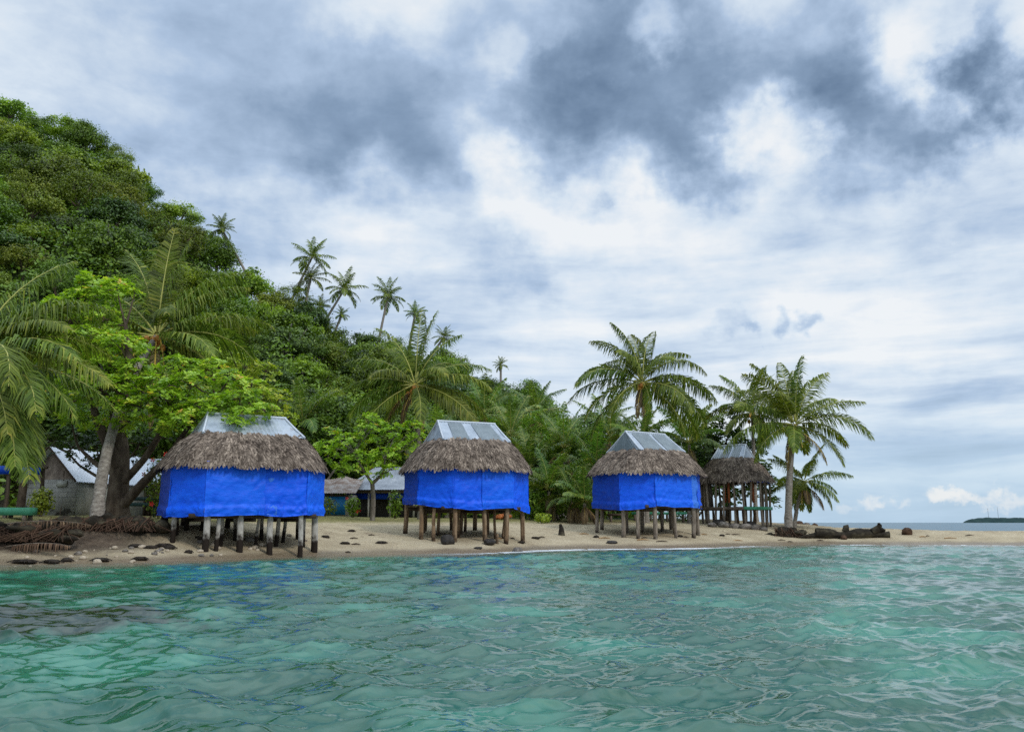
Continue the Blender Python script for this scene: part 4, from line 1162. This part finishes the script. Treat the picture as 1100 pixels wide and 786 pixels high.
shrub('small rounded bush in front of the block house', 43, 33.8, 1.1, .95, 'leaf_light', .15, 520, 0, 1)
shrub('tall hibiscus bush with red flowers left of the nearest hut', 170, 36.5, 2.6, 1.5, 'leaf_mid', .16, 900, 7, 2)
shrub('red flowered bush beside the blue doored shed', 378, 54.0, 1.3, 1.0, 'leaf_light', .17, 420, 3, 3)
shrub('low green bush under the blue panel of the shed', 348, 52.5, 1.2, 1.7, 'leaf_mid', .18, 520, 0, 4)
shrub('leafy plant by the post of the grey roofed house', 424, 52.0, 1.7, 1.0, 'leaf_light', .22, 300, 0, 5)
shrub('yellow leaved low plant at the sand edge right of the middle hut', 583, 50.0, .6, 1.1, 'almond_yellow', .2, 260, 0, 6)
for i, (px, Y, h, w, lab) in enumerate([(575, 55, 2.0, 2.4, 'dark waist high bush right of the middle hut'), (600, 55.5, 1.8, 2.6, 'dense green bush behind the reddish husk heap'), (560, 56, 2.0, 2.4, 'dense bush partly behind the middle hut corner'),
                                         (640, 55, 1.8, 2.6, 'dense bush at the left corner of the third hut'), (470, 56, 1.6, 3., 'wide low bush seen under the middle hut'), (520, 57, 1.6, 3., 'low bush under the middle hut at its right half'),
                                         (690, 60, 1.6, 3., 'wide bush seen under the third hut'), (735, 60, 2.2, 2.6, 'bush beside the steps of the open hut')]):
    shrub(lab, px, Y, h, w, 'leaf_mid' if i % 2 else 'leaf_light', .26, 620, 0, 20 + i)


# ------------------------------------------------------------------ buildings behind
def block_house():
    b = G(52, 37.); cx, cy = b[0], b[1]
    g = b[2] - .05
    root = thing('block_house', 'grey concrete block house with pale tin roof at the left', 'house', (cx, cy, g), R(-14))
    w, dpt, h = 2.6, 6.0, 1.62
    M().box((0, dpt / 2, h / 2), (w, dpt, h)).build('wall', MAT['blocks'], root)
    gb = M()
    zr = 3.05; ax = -.05
    gb.add([(-w / 2, -.004, h), (w / 2, -.004, h), (ax, -.004, zr - .12), (-w / 2, .10, h), (w / 2, .10, h), (ax, .10, zr - .12)], tris=[[0, 1, 2], [3, 5, 4]], quads=[[0, 2, 5, 3], [1, 4, 5, 2]])
    gb.build('gable', MAT['thatch'], root)
    rf = M()
    for sx in (-1, 1):
        ex = sx * (w / 2 + .25); ez = h - .12
        n = 90
        y = np.linspace(-.35, dpt + .3, n); v = np.linspace(0, 1, 5)
        Yg, Vg = np.meshgrid(y, v, indexing='ij')
        X = ax + (ex - ax) * Vg; Z = zr + (ez - zr) * Vg + .012 * np.sin(Yg * 2 * math.pi / .15)
        rf.grid(np.stack([X, Yg, Z], -1)).grid(np.stack([X, Yg, Z - .03], -1)[::-1])
    rf.build('roof', MAT['tin_white'], root)
    for sx in (-1, 1):
        M().tube([(ax, -.36, zr), (sx * (w / 2 + .25), -.36, h - .12)], .045, 5).build('barge_board', MAT['wood_dark'], root)
    M().box((.55, -.03, 1.42), (.52, .06, .26)).build('vent_block', MAT['plaster'], root)
    M().box((w / 2 + .01, dpt * .5, h / 2 - .02), (.06, dpt - .1, h - .1)).build('side_wall', MAT['plaster'], root)


block_house()


def wood_shed():
    b = G(160, 41.)
    root = thing('wooden_shed', 'dark plank shed with grey roof behind the almond trunk', 'shed', (b[0], b[1], b[2] - .05), R(3))
    mb = M()
    for i in range(14): mb.box((-1.5 + i * .23, 0, .75), (.2, .04, 1.5), rnd=rng.random())
    mb.build('plank_wall', MAT['wood_dark'], root)
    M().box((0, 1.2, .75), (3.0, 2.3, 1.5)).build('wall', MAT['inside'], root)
    M().tube([(-1.7, -.08, 1.55), (1.6, -.08, 1.58)], .06, 6).build('lintel', MAT['bamboo'], root)
    y = np.linspace(-.3, 2.5, 5); x = np.linspace(-1.8, 1.8, 90)
    X, Yy = np.meshgrid(x, y, indexing='ij')
    Z = 1.62 + .5 * (Yy + .3) + .012 * np.sin(X * 2 * math.pi / .15)
    M().grid(np.stack([X, Yy, Z], -1)).grid(np.stack([X, Yy, Z - .03], -1)[::-1]).build('roof', MAT['tin'], root)


wood_shed()
b = G(165, 37.6)
root = thing('railing', 'dark teal plank railing in front of the plank shed', 'railing', b)
for x in (-1.3, 0, 1.2): M().box((x, 0, .42), (.08, .08, .95)).build('post', MAT['teal_paint'], root)
for z in (.55, .80): M().box((0, -.06, z), (2.9, .04, .16)).build('rail', MAT['teal_paint'], root)


def grey_house():
    b = G(425, 58.)
    root = thing('veranda_house', 'grey hip roofed house with an open veranda between the first two huts', 'house', (b[0], b[1], b[2] - .1), 0)
    g = b[2] - .1
    W, D = 7.2, 5.0; he = 3.42 - g; hr = 5.15 - g
    x0 = PX(363, 58) - b[0]; x1 = x0 + W
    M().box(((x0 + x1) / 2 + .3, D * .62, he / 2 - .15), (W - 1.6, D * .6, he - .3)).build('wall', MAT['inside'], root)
    M().box((x0 + .95, .5, .5), (.5, 1.0, 2.3)).build('wall_end', MAT['plaster'], root)
    for sx in (.5, 2.05, 3.55, 5.2, 6.6): M().box((x0 + sx, 0.12, he / 2), (.12, .12, he)).build('post', MAT['plaster'], root)
    M().box(((x0 + x1) / 2, .05, he - .1), (W - .5, .1, .22)).build('fascia', MAT['wood'], root)
    M().box(((x0 + x1) / 2, .3, he - .42), (W - .9, .03, .42)).build('veranda_tarp', MAT['tarp_dark_shaded'], root)
    rf = M()
    a = W / 2; cx = (x0 + x1) / 2; yb0, yb1 = -.5, D + .5; ym = D / 2; r = 1.6
    corners = [((cx - a, yb0), (cx + a, yb0), (cx - r, ym), (cx + r, ym)), ((cx + a, yb1), (cx - a, yb1), (cx + r, ym), (cx - r, ym)), ((cx - a, yb1), (cx - a, yb0), (cx - r, ym), (cx - r, ym)), ((cx + a, yb0), (cx + a, yb1), (cx + r, ym), (cx + r, ym))]
    for c in corners:
        c = [np.array(q, float) for q in c]
        u = np.linspace(0, 1, 161)[:, None, None]; v = np.linspace(0, 1, 8)[None, :, None]
        xy = (c[0] * (1 - u) + c[1] * u) * (1 - v) + (c[2] * (1 - u) + c[3] * u) * v
        dirn = nrm(c[1] - c[0])
        z = he + (hr - he) * (v[..., 0] ** 1.25) * np.ones_like(u[..., 0]) + .012 * np.sin((xy @ dirn) * 6.283 / .18)
        rf.grid(np.dstack([xy, z]))
    rf.build('roof', MAT['tin_grey'], root)


grey_house()


def blue_shed():
    b = G(358, 56.)
    root = thing('concrete_shed', 'low concrete shed with a bright blue panel and rusty roof', 'shed', (b[0], b[1], b[2] - .1), 0)
    g = b[2] - .1
    w = 2.35; h = 3.02 - g
    M().box((0, 1.2, h / 2), (w, 2.3, h)).build('wall', MAT['plaster'], root)
    M().box((-.05, -.01, h * .52), (1.66, .08, 1.2)).build('panel', MAT['blue_panel'], root)
    M().box((-.05, -.02, h * .52 + .66), (1.95, .1, .09)).build('lintel', MAT['wood_dark'], root)
    y = np.linspace(-.35, 2.6, 5); x = np.linspace(-1.35, 1.5, 80)
    X, Yy = np.meshgrid(x, y, indexing='ij')
    Z = h + .1 + .36 * (Yy + .35) + .22 * np.exp(-((X - .1) / .5) ** 2) * (Yy > .5) + .012 * np.sin(X * 6.283 / .16)
    M().grid(np.stack([X, Yy, Z], -1)).grid(np.stack([X, Yy, Z - .03], -1)[::-1]).build('roof', MAT['rust'], root)


blue_shed()


def left_shelter():
    b = G(2, 34.5)
    root = thing('open_shelter', 'pole frame with blue tarp strips behind the drooping palm', 'shelter', (b[0], b[1], b[2]), R(6))
    zt = 3.45 - b[2]
    for (x, y) in ((-2.2, 0), (.05, 0), (1.35, 0.1), (-2.2, 2.2), (1.35, 2.3)):
        M().tube([(x, y, -.2), (x + .05, y, zt * .5), (x, y, zt)], .085, 8, noise=.1).build('post', MAT['wood_dark'], root)
    M().tube([(-2.5, -.05, zt), (1.6, -.05, zt)], .07, 6).build('beam', MAT['wood_dark'], root)
    M().box((-1.1, -.16, zt - .12), (2.5, .02, .34)).build('tarp_strip', MAT['tarp_dark_shaded'], root)
    M().box((1.0, -.16, zt - .16), (.75, .02, .3)).build('tarp_strip', MAT['tarp_dark_shaded'], root)


left_shelter()


def bench(label, px, Y, w, zt, mat, rz=0, legs=2, th=.22):
    b = G(px, Y)
    root = thing('bench_table', label, 'table', b, rz)
    h = zt - b[2]
    M().box((0, 0, h - th / 2), (w, .5, th)).build('top', MAT[mat], root)
    for i in range(legs):
        x = -w / 2 + .2 + i * (w - .4) / (legs - 1)
        for y in (-.18, .18): M().box((x, y, (h - th) / 2 - .1), (.12, .12, h - th + .2)).build('leg', MAT['wood'], root)


bench('green painted table in front of the block house', 8, 31., 1.85, 1.74, 'green_paint', 0, 3, .28)
bench('long green bench seen under the third hut', 708, 56., 3.6, 1.88, 'green_paint', R(-4), 4, .16)
bench('dark bench seen between the left stilts of the third hut', 663, 53., 1.2, 1.75, 'wood_dark', 0, 2, .14)

# ------------------------------------------------------------------ beach objects
def rock(label, px, Y, r, seed, mat='rock', sink=.3, name='rock', cat='rock', group=None, rough=.35):
    b = G(px, Y)
    mb = M().blob((0, 0, 0), r, seed, rough, 16, 10)
    o = mb.build(name, MAT[mat], smooth=False)
    o.location = (b[0], b[1], b[2] + r[2] * (1 - 2 * sink)); o.rotation_euler = (0, 0, seed * .7)
    return tag(o, label, cat, group)


def driftlog():
    Y = 48.6
    b = G(913, Y)
    root = thing('driftwood_log', 'long dark driftwood log lying on the sand spit', 'log', b, R(-4))
    x = np.linspace(-2.0, 2.15, 22)
    mb = M().tube(np.stack([x, .08 * np.sin(x * 1.3), .20 + .05 * np.sin(x * 2.1) + .05 * (x < -1)], 1), .26 + .05 * np.sin(x * 3.1) - .05 * (x > 1.4), 12, noise=.2)
    mb.build('stem', MAT['log'], root)
    M().tube([(1.2, 0, .35), (1.55, -.05, .55), (1.6, -.1, .72), (1.55, -.1, .85)], [.2, .2, .14, .08], 8, noise=.25).build('branch_stub', MAT['log'], root)
    M().tube([(1.3, 0, .35), (1.75, .05, .5), (1.95, .1, .42)], [.16, .14, .08], 8, noise=.25).build('branch_stub', MAT['log'], root)
    M().tube([(-.3, .02, .36), (-.25, .02, .62), (-.1, 0, .66)], [.22, .18, .1], 8, noise=.3).build('branch_stub', MAT['log'], root)
    M().tube([(-1.9, 0, .15), (-2.5, -.1, .1), (-3.0, 0, .05)], [.2, .12, .05], 8, noise=.25).build('broken_end', MAT['log'], root)


driftlog()


def rootball(label, px, Y, w, h, seed, n=46, name='root_mass', mat='root'):
    r2 = np.random.default_rng(seed)
    b = G(px, Y)
    root = thing(name, label, 'roots', b, 0)
    cm = M()
    for i in range(int(26 * w / 2.3)):
        q = r2.uniform(-1, 1); hh = h * (1 - .65 * q * q)
        cm.blob((q * w * .46, r2.uniform(-.35, .3), hh * r2.uniform(.0, .75)), (r2.uniform(.14, .34), r2.uniform(.14, .3), r2.uniform(.09, .2)), i + seed, .6, 10, 7)
    cm.build('core', MAT['log'], root)
    mb = M()
    for i in range(n):
        x0 = r2.uniform(-.38, .38) * w
        e = np.array([x0 + r2.normal(0, .28) * w * .5, -.45 - r2.random() * .5, -.05])
        mid = np.array([x0 + r2.normal(0, .1), -.3 - r2.random() * .25, h * r2.uniform(.3, .95)])
        mb.tube(trunk_path((x0, -.1, h * r2.uniform(.4, .8)), e, (mid - e) * .45, 6), np.linspace(.035, .008, 6) * r2.uniform(.5, 1.3), 5)
    mb.build('root_tangle', MAT[mat], root)
    return root


rootball('dark root mass at the foot of the tall beach palm', 846, 49.3, 2.3, .62, 5, 30)
rootball('tangle of exposed roots on the eroded bank under the leaning palm', 112, 29.1, 5.0, .55, 6, 110)
rootball('dark heap of roots and debris at the left edge of the beach', 12, 27.0, 5.2, .62, 7, 110)
# brown fallen fronds over the bank
for i, (px, Y, L, az, lab) in enumerate([(-12, 27.4, 3.6, -6, 'long dry palm frond fallen along the bank at the left edge'), (10, 26.4, 2.4, -14, 'short dry frond trailing down to the water at the left')]):
    b = G(px, Y)
    mb = M(); frond_arrays(mb, L, R(9), R(20), np.random.default_rng(900 + i), 30, .45, .9, R(az), w=.025)
    o = mb.build('fallen_frond', [MAT['frond_fallen'], MAT['wood']])
    o.location = (b[0], b[1], b[2] + .10 - .03 * i)
    tag(o, lab, 'palm frond', 'dry fronds on the left bank')

# stump rock, posts and stones, placed one by one
rock('brown pointed stump standing alone on the sand spit', 973, 49.5, (.33, .25, .24), 3, 'root', .15, 'stump', 'stump')
M0 = M().tube([(0, 0, -.1), (.0, 0, .3), (-.06, 0, .55)], [.2, .14, .06], 8, noise=.3).build('stump', MAT['log']); M0.location = tuple(G(603, 42.5)); tag(M0, 'small black stub sticking out of the sand between middle and third huts', 'stump')
o = rock('flat black stone on the sand in front of the third hut', 657, 40.7, (.28, .2, .09), 9, 'rock_dark', .3)
o = rock('rounded black rock against a stilt of the middle hut', 481, 35.3, (.30, .26, .26), 10, 'rock_dark', .25)
o = rock('long black stone half buried under the middle hut', 526, 36.0, (.58, .25, .15), 11, 'rock_dark', .3)
o = rock('pale brown stone at the right stilt of the middle hut', 556, 35.6, (.26, .2, .15), 12, 'rock', .3)
o = rock('small flat black stone at the waterline before the middle hut', 514, 34.6, (.2, .12, .06), 13, 'rock_dark', .3)
M1 = M().tube([(0, 0, -.1), (0, 0, .2), (.02, 0, .42)], [.07, .06, .05], 7, noise=.2).build('post_stub', MAT['post_brown']); M1.location = tuple(G(534, 36.4)); tag(M1, 'short brown post stub between two stilts of the middle hut', 'post')
for i, (px, Y, s, mt, lab) in enumerate([(858, 58, .30, 'root', 'dark round stone far back, right of the tall palm trunk'), (866, 57.5, .26, 'rock', 'round brown stone next to the palm on the spit'), (875, 57, .26, 'root', 'rightmost round stone behind the driftwood log end'),
                                          (905, 48.2, .2, 'root', 'reddish stone resting against the driftwood log')]):
    rock(lab, px, Y, (s, s * .85, s * .75), 40 + i, mt, .2, group='stones on the spit')
# rocks under the open hut
for i, (px, dx, s, lab) in enumerate([(765, 52.6, .34, 'grey rock at the foot of the open hut steps'), (777, 52.4, .40, 'grey rock under the left stilts of the open hut'), (789, 52.2, .36, 'grey rock under the middle of the open hut'),
                                       (800, 52, .42, 'largest grey rock under the open hut'), (811, 51.8, .36, 'grey rock under the green edge board'), (820, 51.6, .30, 'low rock between the open hut and the palm roots'), (806, 54., .4, 'dark rock deep under the open hut'), (772, 54.5, .45, 'dark rock in shade behind the steps')]):
    rock(lab, px, dx, (s, s * .8, s * .6), 60 + i, 'rock_dark' if i > 5 else 'rock', .3, group='rocks under the open hut')
for (px, Y, lab, sd) in ((622, 52., 'reddish brown heap of coconut husks at the grass edge left of the third hut', 1), (542, 53., 'reddish brown heap of coconut husks seen under the middle hut', 2)):
    b = G(px, Y)
    r2 = np.random.default_rng(sd); mb = M()
    for i in range(26):
        a = r2.uniform(0, 6.28); q = r2.random() ** .5 * .5
        mb.blob((math.cos(a) * q, math.sin(a) * q * .6, .12 + (.5 - q) * r2.uniform(.2, 1.)), (.16, .12, .11), i, .25, 8, 6)
    o = mb.build('husk_heap', MAT['husk']); o.location = tuple(b); tag(o, lab, 'husk heap', 'reddish husk heaps')
# pale coral stones and dark wrack on the left shore
r2 = np.random.default_rng(5)
names = ['near the waterline', 'below the exposed roots', 'close to the nearest hut', 'under the leaning palm', 'by the heap of debris']
for i in range(56):
    px = r2.uniform(20, 330); Yb = float(np.interp(PX(px, 27), SHX, SHY)); Y = Yb + r2.uniform(.2, 2.4)
    s = r2.uniform(.035, .13) * (2.2 if i < 3 else 1)
    rock(('pale coral stone' if i % 3 else 'grey beach stone') + ' on the left shore ' + ('under the exposed roots' if px < 150 else 'left of the nearest hut stilts' if px < 200 else 'under the nearest hut'), px, Y,
         (s, s * .8, s * .6), 100 + i, 'rock_pale' if i % 3 else 'rock', .3, 'beach_stone', 'stone', 'stones on the left shore')
for i, (px, dy, w) in enumerate([(112, .25, .5), (75, .3, .35), (60, .1, .5), (155, .3, .45), (30, .2, .7), (178, 2.0, .5), (185, 1.6, .35), (165, 1.9, .4), (148, 2.3, .5), (215, 2.5, .3), (350, 3.5, .3), (378, 6., .3), (372, 2.2, .35), (410, 2.2, .35),
                                (560, 1.8, .3), (575, 3., .35), (205, 1.0, .25), (640, 3.2, .25), (730, 3.5, .25), (775, 4., .25), (920, 2.4, .18)]):
    xx = PX(px, 30)
    Yb = float(np.interp(PX(px, np.interp(px, [p for p, d in _sh], [d for p, d in _sh])), SHX, SHY)); Y = Yb + dy
    place = 'below the leaning palm' if px < 140 else 'beside the nearest hut' if px < 260 else 'between the first two huts' if px < 430 else 'between middle and third huts' if px < 650 else 'in front of the open hut' if px < 850 else 'before the driftwood log'
    b = G(px, Y); mb = M(); r3 = np.random.default_rng(700 + i)
    mb.blob((0, 0, 0), (w * .5, w * .35, .07), i + 3, .6, 16, 8)
    for k in range(10):
        a = r3.uniform(0, 6.28); e = np.array([math.cos(a) * w * .7, math.sin(a) * w * .5, -.02])
        mb.tube([(0, 0, .05), e * .5 + (0, 0, .06), e], [.02, .018, .01], 4)
    o = mb.build('seaweed_clump', MAT['weed']); o.location = tuple(b + (0, 0, .03)); tag(o, f'dark clump of washed up wrack {place}', 'seaweed', 'wrack clumps on the beach')

# twigs and drift sticks
for i in range(30):
    px = r2.uniform(330, 1080); Yb = float(np.interp(PX(px, 42), SHX, SHY)); Y = Yb + r2.uniform(1.2, 5.5 if px < 800 else 3.5)
    b = G(px, Y); a = r2.uniform(-.5, .5); L = r2.uniform(.2, .7)
    o = M().tube([(-L / 2, 0, 0), (0, .04, .03), (L / 2, 0, .0)], [.025, .03, .015], 5).build('drift_stick', MAT['wood_dark'] if i % 3 else MAT['bamboo'])
    o.location = tuple(b + (0, 0, .02)); o.rotation_euler = (0, 0, a)
    place = 'between the first two huts' if px < 430 else 'before the middle hut' if px < 580 else 'between middle and third huts' if px < 640 else 'before the third hut' if px < 760 else 'before the open hut' if px < 840 else 'on the bare spit'
    tag(o, f'small brown drift stick on the sand {place}', 'stick', 'drift sticks on the beach')


# ------------------------------------------------------------------ far island with masts
def island():
    D = 3000.
    x0, x1 = P(1034, 560, D)[0], P(1190, 560, D)[0]
    n = 160
    x = np.linspace(x0, x1, n); t = (x - x0) / (x1 - x0)
    hgt = 20 * (1 - np.exp(-t * 22)) * (1 - .2 * t) + 4 * (fbm(x * .05, x * 0, 3, 4) - .5) * np.minimum(1, t * 12)
    hgt[0] = hgt[-1] = 0
    rows = []
    for f, q in ((0, 0), (.0, 40), (.75, 70), (1, 130), (.9, 260), (.0, 360)):
        rows.append(np.stack([x * (1 + q / D), D + q + np.zeros(n), hgt * f * (1 + .15 * (fbm(x * .08, x * 0 + q, 5, 3) - .5)) - (2 if q in (0, 360) else 0)], 1))
    m = surf('island_forest', [(0, (.010, .028, .03)), (1, (.03, .06, .055))], .95, .1, .06, src='noise')
    tag(M().grid(np.array(rows)).build('island', m), kind='structure')
    for px, top, lab in ((1062, 545.5, 'shorter radio mast on the far island'), (1072.5, 544, 'taller radio mast on the far island')):
        p = P(px, 556, D + 120); q = P(px, top, D + 120)
        root = thing('radio_mast', lab, 'mast', p, 0, 'radio masts')
        mb = M().tube([(0, 0, -12), (0, 0, q[2] - p[2])], [.6, .35], 6)
        mb.build('mast', MAT['wood_dark'], root)
        mb = M()
        for z in np.linspace(.2, .9, 4): mb.box((0, 0, (q[2] - p[2]) * z), (1.5, 1.5, .5))
        mb.build('platform', MAT['wood_dark'], root)


island()


# ------------------------------------------------------------------ sky
def direction(px, py):
    return nrm(P(px, py, 100.) - np.array([0, 0, CAMH]))


SUN = nrm(np.array([.68, -.68, .82]))
w = bpy.data.worlds.new('World'); scene.world = w; w.use_nodes = True
w.node_tree.nodes.clear()
n = N(w.node_tree)
el = math.asin(SUN[2]); rot = math.atan2(SUN[0], SUN[1])
sky = n.n('ShaderNodeTexSky', sky_type='NISHITA', sun_disc=False, sun_elevation=el, sun_rotation=rot).outputs[0]
STR = .1
d = n.n('ShaderNodeTexCoord').outputs['Generated']
sep = n.n('ShaderNodeSeparateXYZ', {0: d})
zc = n.math('MAXIMUM', sep.outputs[2], 0.)
den = n.math('ADD', zc, .10)
pv = n.n('ShaderNodeCombineXYZ', {0: n.math('DIVIDE', sep.outputs[0], den), 1: n.math('DIVIDE', sep.outputs[1], den), 2: 0.}).outputs[0]
wob = n.noise(d, 3.4, 5, .6).outputs[1]
wv = n.n('ShaderNodeVectorMath', {0: wob, 1: (.5, .5, .5)}, operation='SUBTRACT').outputs[0]
wv = n.n('ShaderNodeVectorMath', {0: wv, 3: .30}, operation='SCALE').outputs[0]
wob2 = n.noise(d, 12., 7, .62).outputs[1]
wv2 = n.n('ShaderNodeVectorMath', {0: wob2, 1: (.5, .5, .5)}, operation='SUBTRACT').outputs[0]
wv2 = n.n('ShaderNodeVectorMath', {0: wv2, 3: .115}, operation='SCALE').outputs[0]
dd = n.n('ShaderNodeVectorMath', {0: n.n('ShaderNodeVectorMath', {0: d, 1: wv}, operation='ADD').outputs[0], 1: wv2}, operation='ADD').outputs[0]
n1 = n.noise(pv, 1.1, 8, .56, .25).outputs[0]
n2 = n.noise(n.n('ShaderNodeMapping', {'Vector': d, 'Scale': (2.2, 2.2, 16.), 'Rotation': (0, R(4), 0)}).outputs[0], 1.6, 7, .58, .3).outputs[0]
low = n.mapr(zc, .12, .42, 1., 0.)
nn = n.mix(low, n1, n2)
nn = n.n('ShaderNodeSeparateColor', {0: nn}).outputs[0]
n5 = n.noise(pv, 5., 6, .6, .3).outputs[0]
n6 = n.noise(d, 22., 5, .6).outputs[0]
dens = n.math('ADD', n.mapr(nn, .28, .74, -.29, .32, 'LINEAR'), .26)
dens = n.math('MULTIPLY_ADD', n.math('SUBTRACT', n5, .5), n.mapr(zc, .1, .35, .0, .50), dens)
dens = n.math('MULTIPLY_ADD', n.math('SUBTRACT', n6, .5), .16, dens)
BL = [  # px, py, radius px, weight: + darker cloud, - brighter
    (690, 110, 140, .42), (660, 150, 75, .24), (600, 100, 90, .16), (740, 55, 80, .28), (640, 20, 80, .22), (860, 40, 85, .42), (895, 95, 75, .40), (950, 120, 75, .44), (1010, 125, 60, .42), (1060, 105, 60, .56), (1100, 85, 60, .52),
    (760, 140, 60, .28), (715, 175, 45, .30), (300, 110, 150, .26), (120, 60, 90, .06), (420, 165, 120, .26), (200, 110, 140, .10), (480, 110, 100, .14), (380, 90, 60, .12), (330, 170, 70, .12), (520, 20, 60, .24), (470, 170, 70, .12), (250, 190, 90, .10), (550, 300, 60, .16), (640, 265, 45, .16), (520, 270, 90, .10),
    (840, 250, 150, .10), (1060, 225, 90, .14), (960, 240, 120, .10), (880, 344, 20, .42), (915, 344, 17, .42), (800, 350, 26, .22), (825, 358, 18, .30), (1050, 20, 60, .18),
    (1000, 395, 110, .12), (960, 510, 120, .10), (1060, 500, 80, .12), (1090, 330, 60, .05),
    (450, 40, 130, -.20), (560, 60, 50, -.26), (680, 25, 36, -.34), (60, 40, 160, .05), (830, 130, 60, -.30), (790, 105, 50, -.34), (985, 45, 65, -.24), (940, 80, 45, -.16), (620, 210, 100, -.26), (720, 235, 110, -.22), (560, 185, 60, -.18),
    (430, 245, 70, -.22), (360, 270, 60, -.12), (1020, 300, 150, -.20), (900, 300, 120, -.12), (960, 440, 160, -.14), (590, 370, 90, -.14), (780, 400, 80, -.10)]
for (px, py, rp, wt) in BL:
    c = direction(px, py)
    ds = n.n('ShaderNodeVectorMath', {0: dd, 1: tuple(c)}, operation='DISTANCE').outputs['Value']
    dens = n.math('MULTIPLY_ADD', n.mapr(ds, rp * 1.18 / F, rp * .18 / F), wt * (.84 if px > 560 and wt > 0 else .9 if wt > 0 else 1.05), dens)
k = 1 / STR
cc = n.ramp(dens, [(0, (.93, .96, .985)), (.20, (.72, .82, .93)), (.42, (.46, .59, .78)), (.70, (.26, .365, .52)), (1., (.118, .188, .30))])
# pale clear strip towards the horizon and small bright cumulus heads
hz = n.mapr(zc, .0, .16, .62, 0.)
cc = n.mix(hz, cc, (.53, .73, .90))
for (px, py, rp, wt) in [(938, 539, 26, .8), (955, 537, 20, .6), (1028, 537, 20, .9), (1040, 541, 18, .5), (1062, 540, 20, .7), (1090, 541, 24, .6), (985, 541, 14, .4), (900, 546, 16, .3)]:
    c = direction(px, py)
    df = n.n('ShaderNodeVectorMath', {0: n.n('ShaderNodeVectorMath', {0: d, 1: wv2}, operation='ADD').outputs[0], 1: tuple(c)}, operation='SUBTRACT').outputs[0]
    df = n.n('ShaderNodeVectorMath', {0: df, 1: (1, 1, 2.2)}, operation='MULTIPLY').outputs[0]
    ds = n.n('ShaderNodeVectorMath', {0: df}, operation='LENGTH').outputs['Value']
    cc = n.mix(n.mapr(ds, rp / F, rp * .3 / F, 0., wt), cc, (.90, .92, .93))
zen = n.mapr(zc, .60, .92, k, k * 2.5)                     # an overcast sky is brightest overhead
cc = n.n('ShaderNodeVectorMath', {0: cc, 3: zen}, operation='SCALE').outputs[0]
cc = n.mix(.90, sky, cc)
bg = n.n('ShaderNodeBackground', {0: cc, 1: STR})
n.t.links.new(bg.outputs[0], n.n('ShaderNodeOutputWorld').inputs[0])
w.cycles.sampling_method = 'MANUAL'; w.cycles.sample_map_resolution = 512

sl = bpy.data.lights.new('sun', 'SUN'); sl.energy = 1.5; sl.angle = R(10); sl.color = (1, .965, .91)
so = bpy.data.objects.new('sun', sl); col.objects.link(so)
so.rotation_euler = Vector(tuple(-SUN)).to_track_quat('-Z', 'Y').to_euler()
so.location = tuple(SUN * 60)

# ------------------------------------------------------------------ camera and render
cd = bpy.data.cameras.new('camera'); cam = bpy.data.objects.new('camera', cd); col.objects.link(cam)
cam.location = (0, 0, CAMH); cam.rotation_euler = (R(90) + PITCH, 0, 0)
cd.sensor_width = 36; cd.lens = F / 1100 * 36; cd.clip_start = .05; cd.clip_end = 20000
scene.camera = cam
scene.view_settings.view_transform = 'Standard'; scene.view_settings.look = 'None'
scene.view_settings.exposure = 0; scene.view_settings.gamma = 1
scene.render.engine = 'CYCLES'
cy = scene.cycles
cy.use_denoising = False
scene.render.filter_size = 1.15
try: cy.denoiser = 'OPENIMAGEDENOISE'
except Exception: pass
cy.max_bounces = 6; cy.diffuse_bounces = 3; cy.glossy_bounces = 3; cy.transmission_bounces = 4; cy.transparent_max_bounces = 8
cy.sample_clamp_indirect = 6
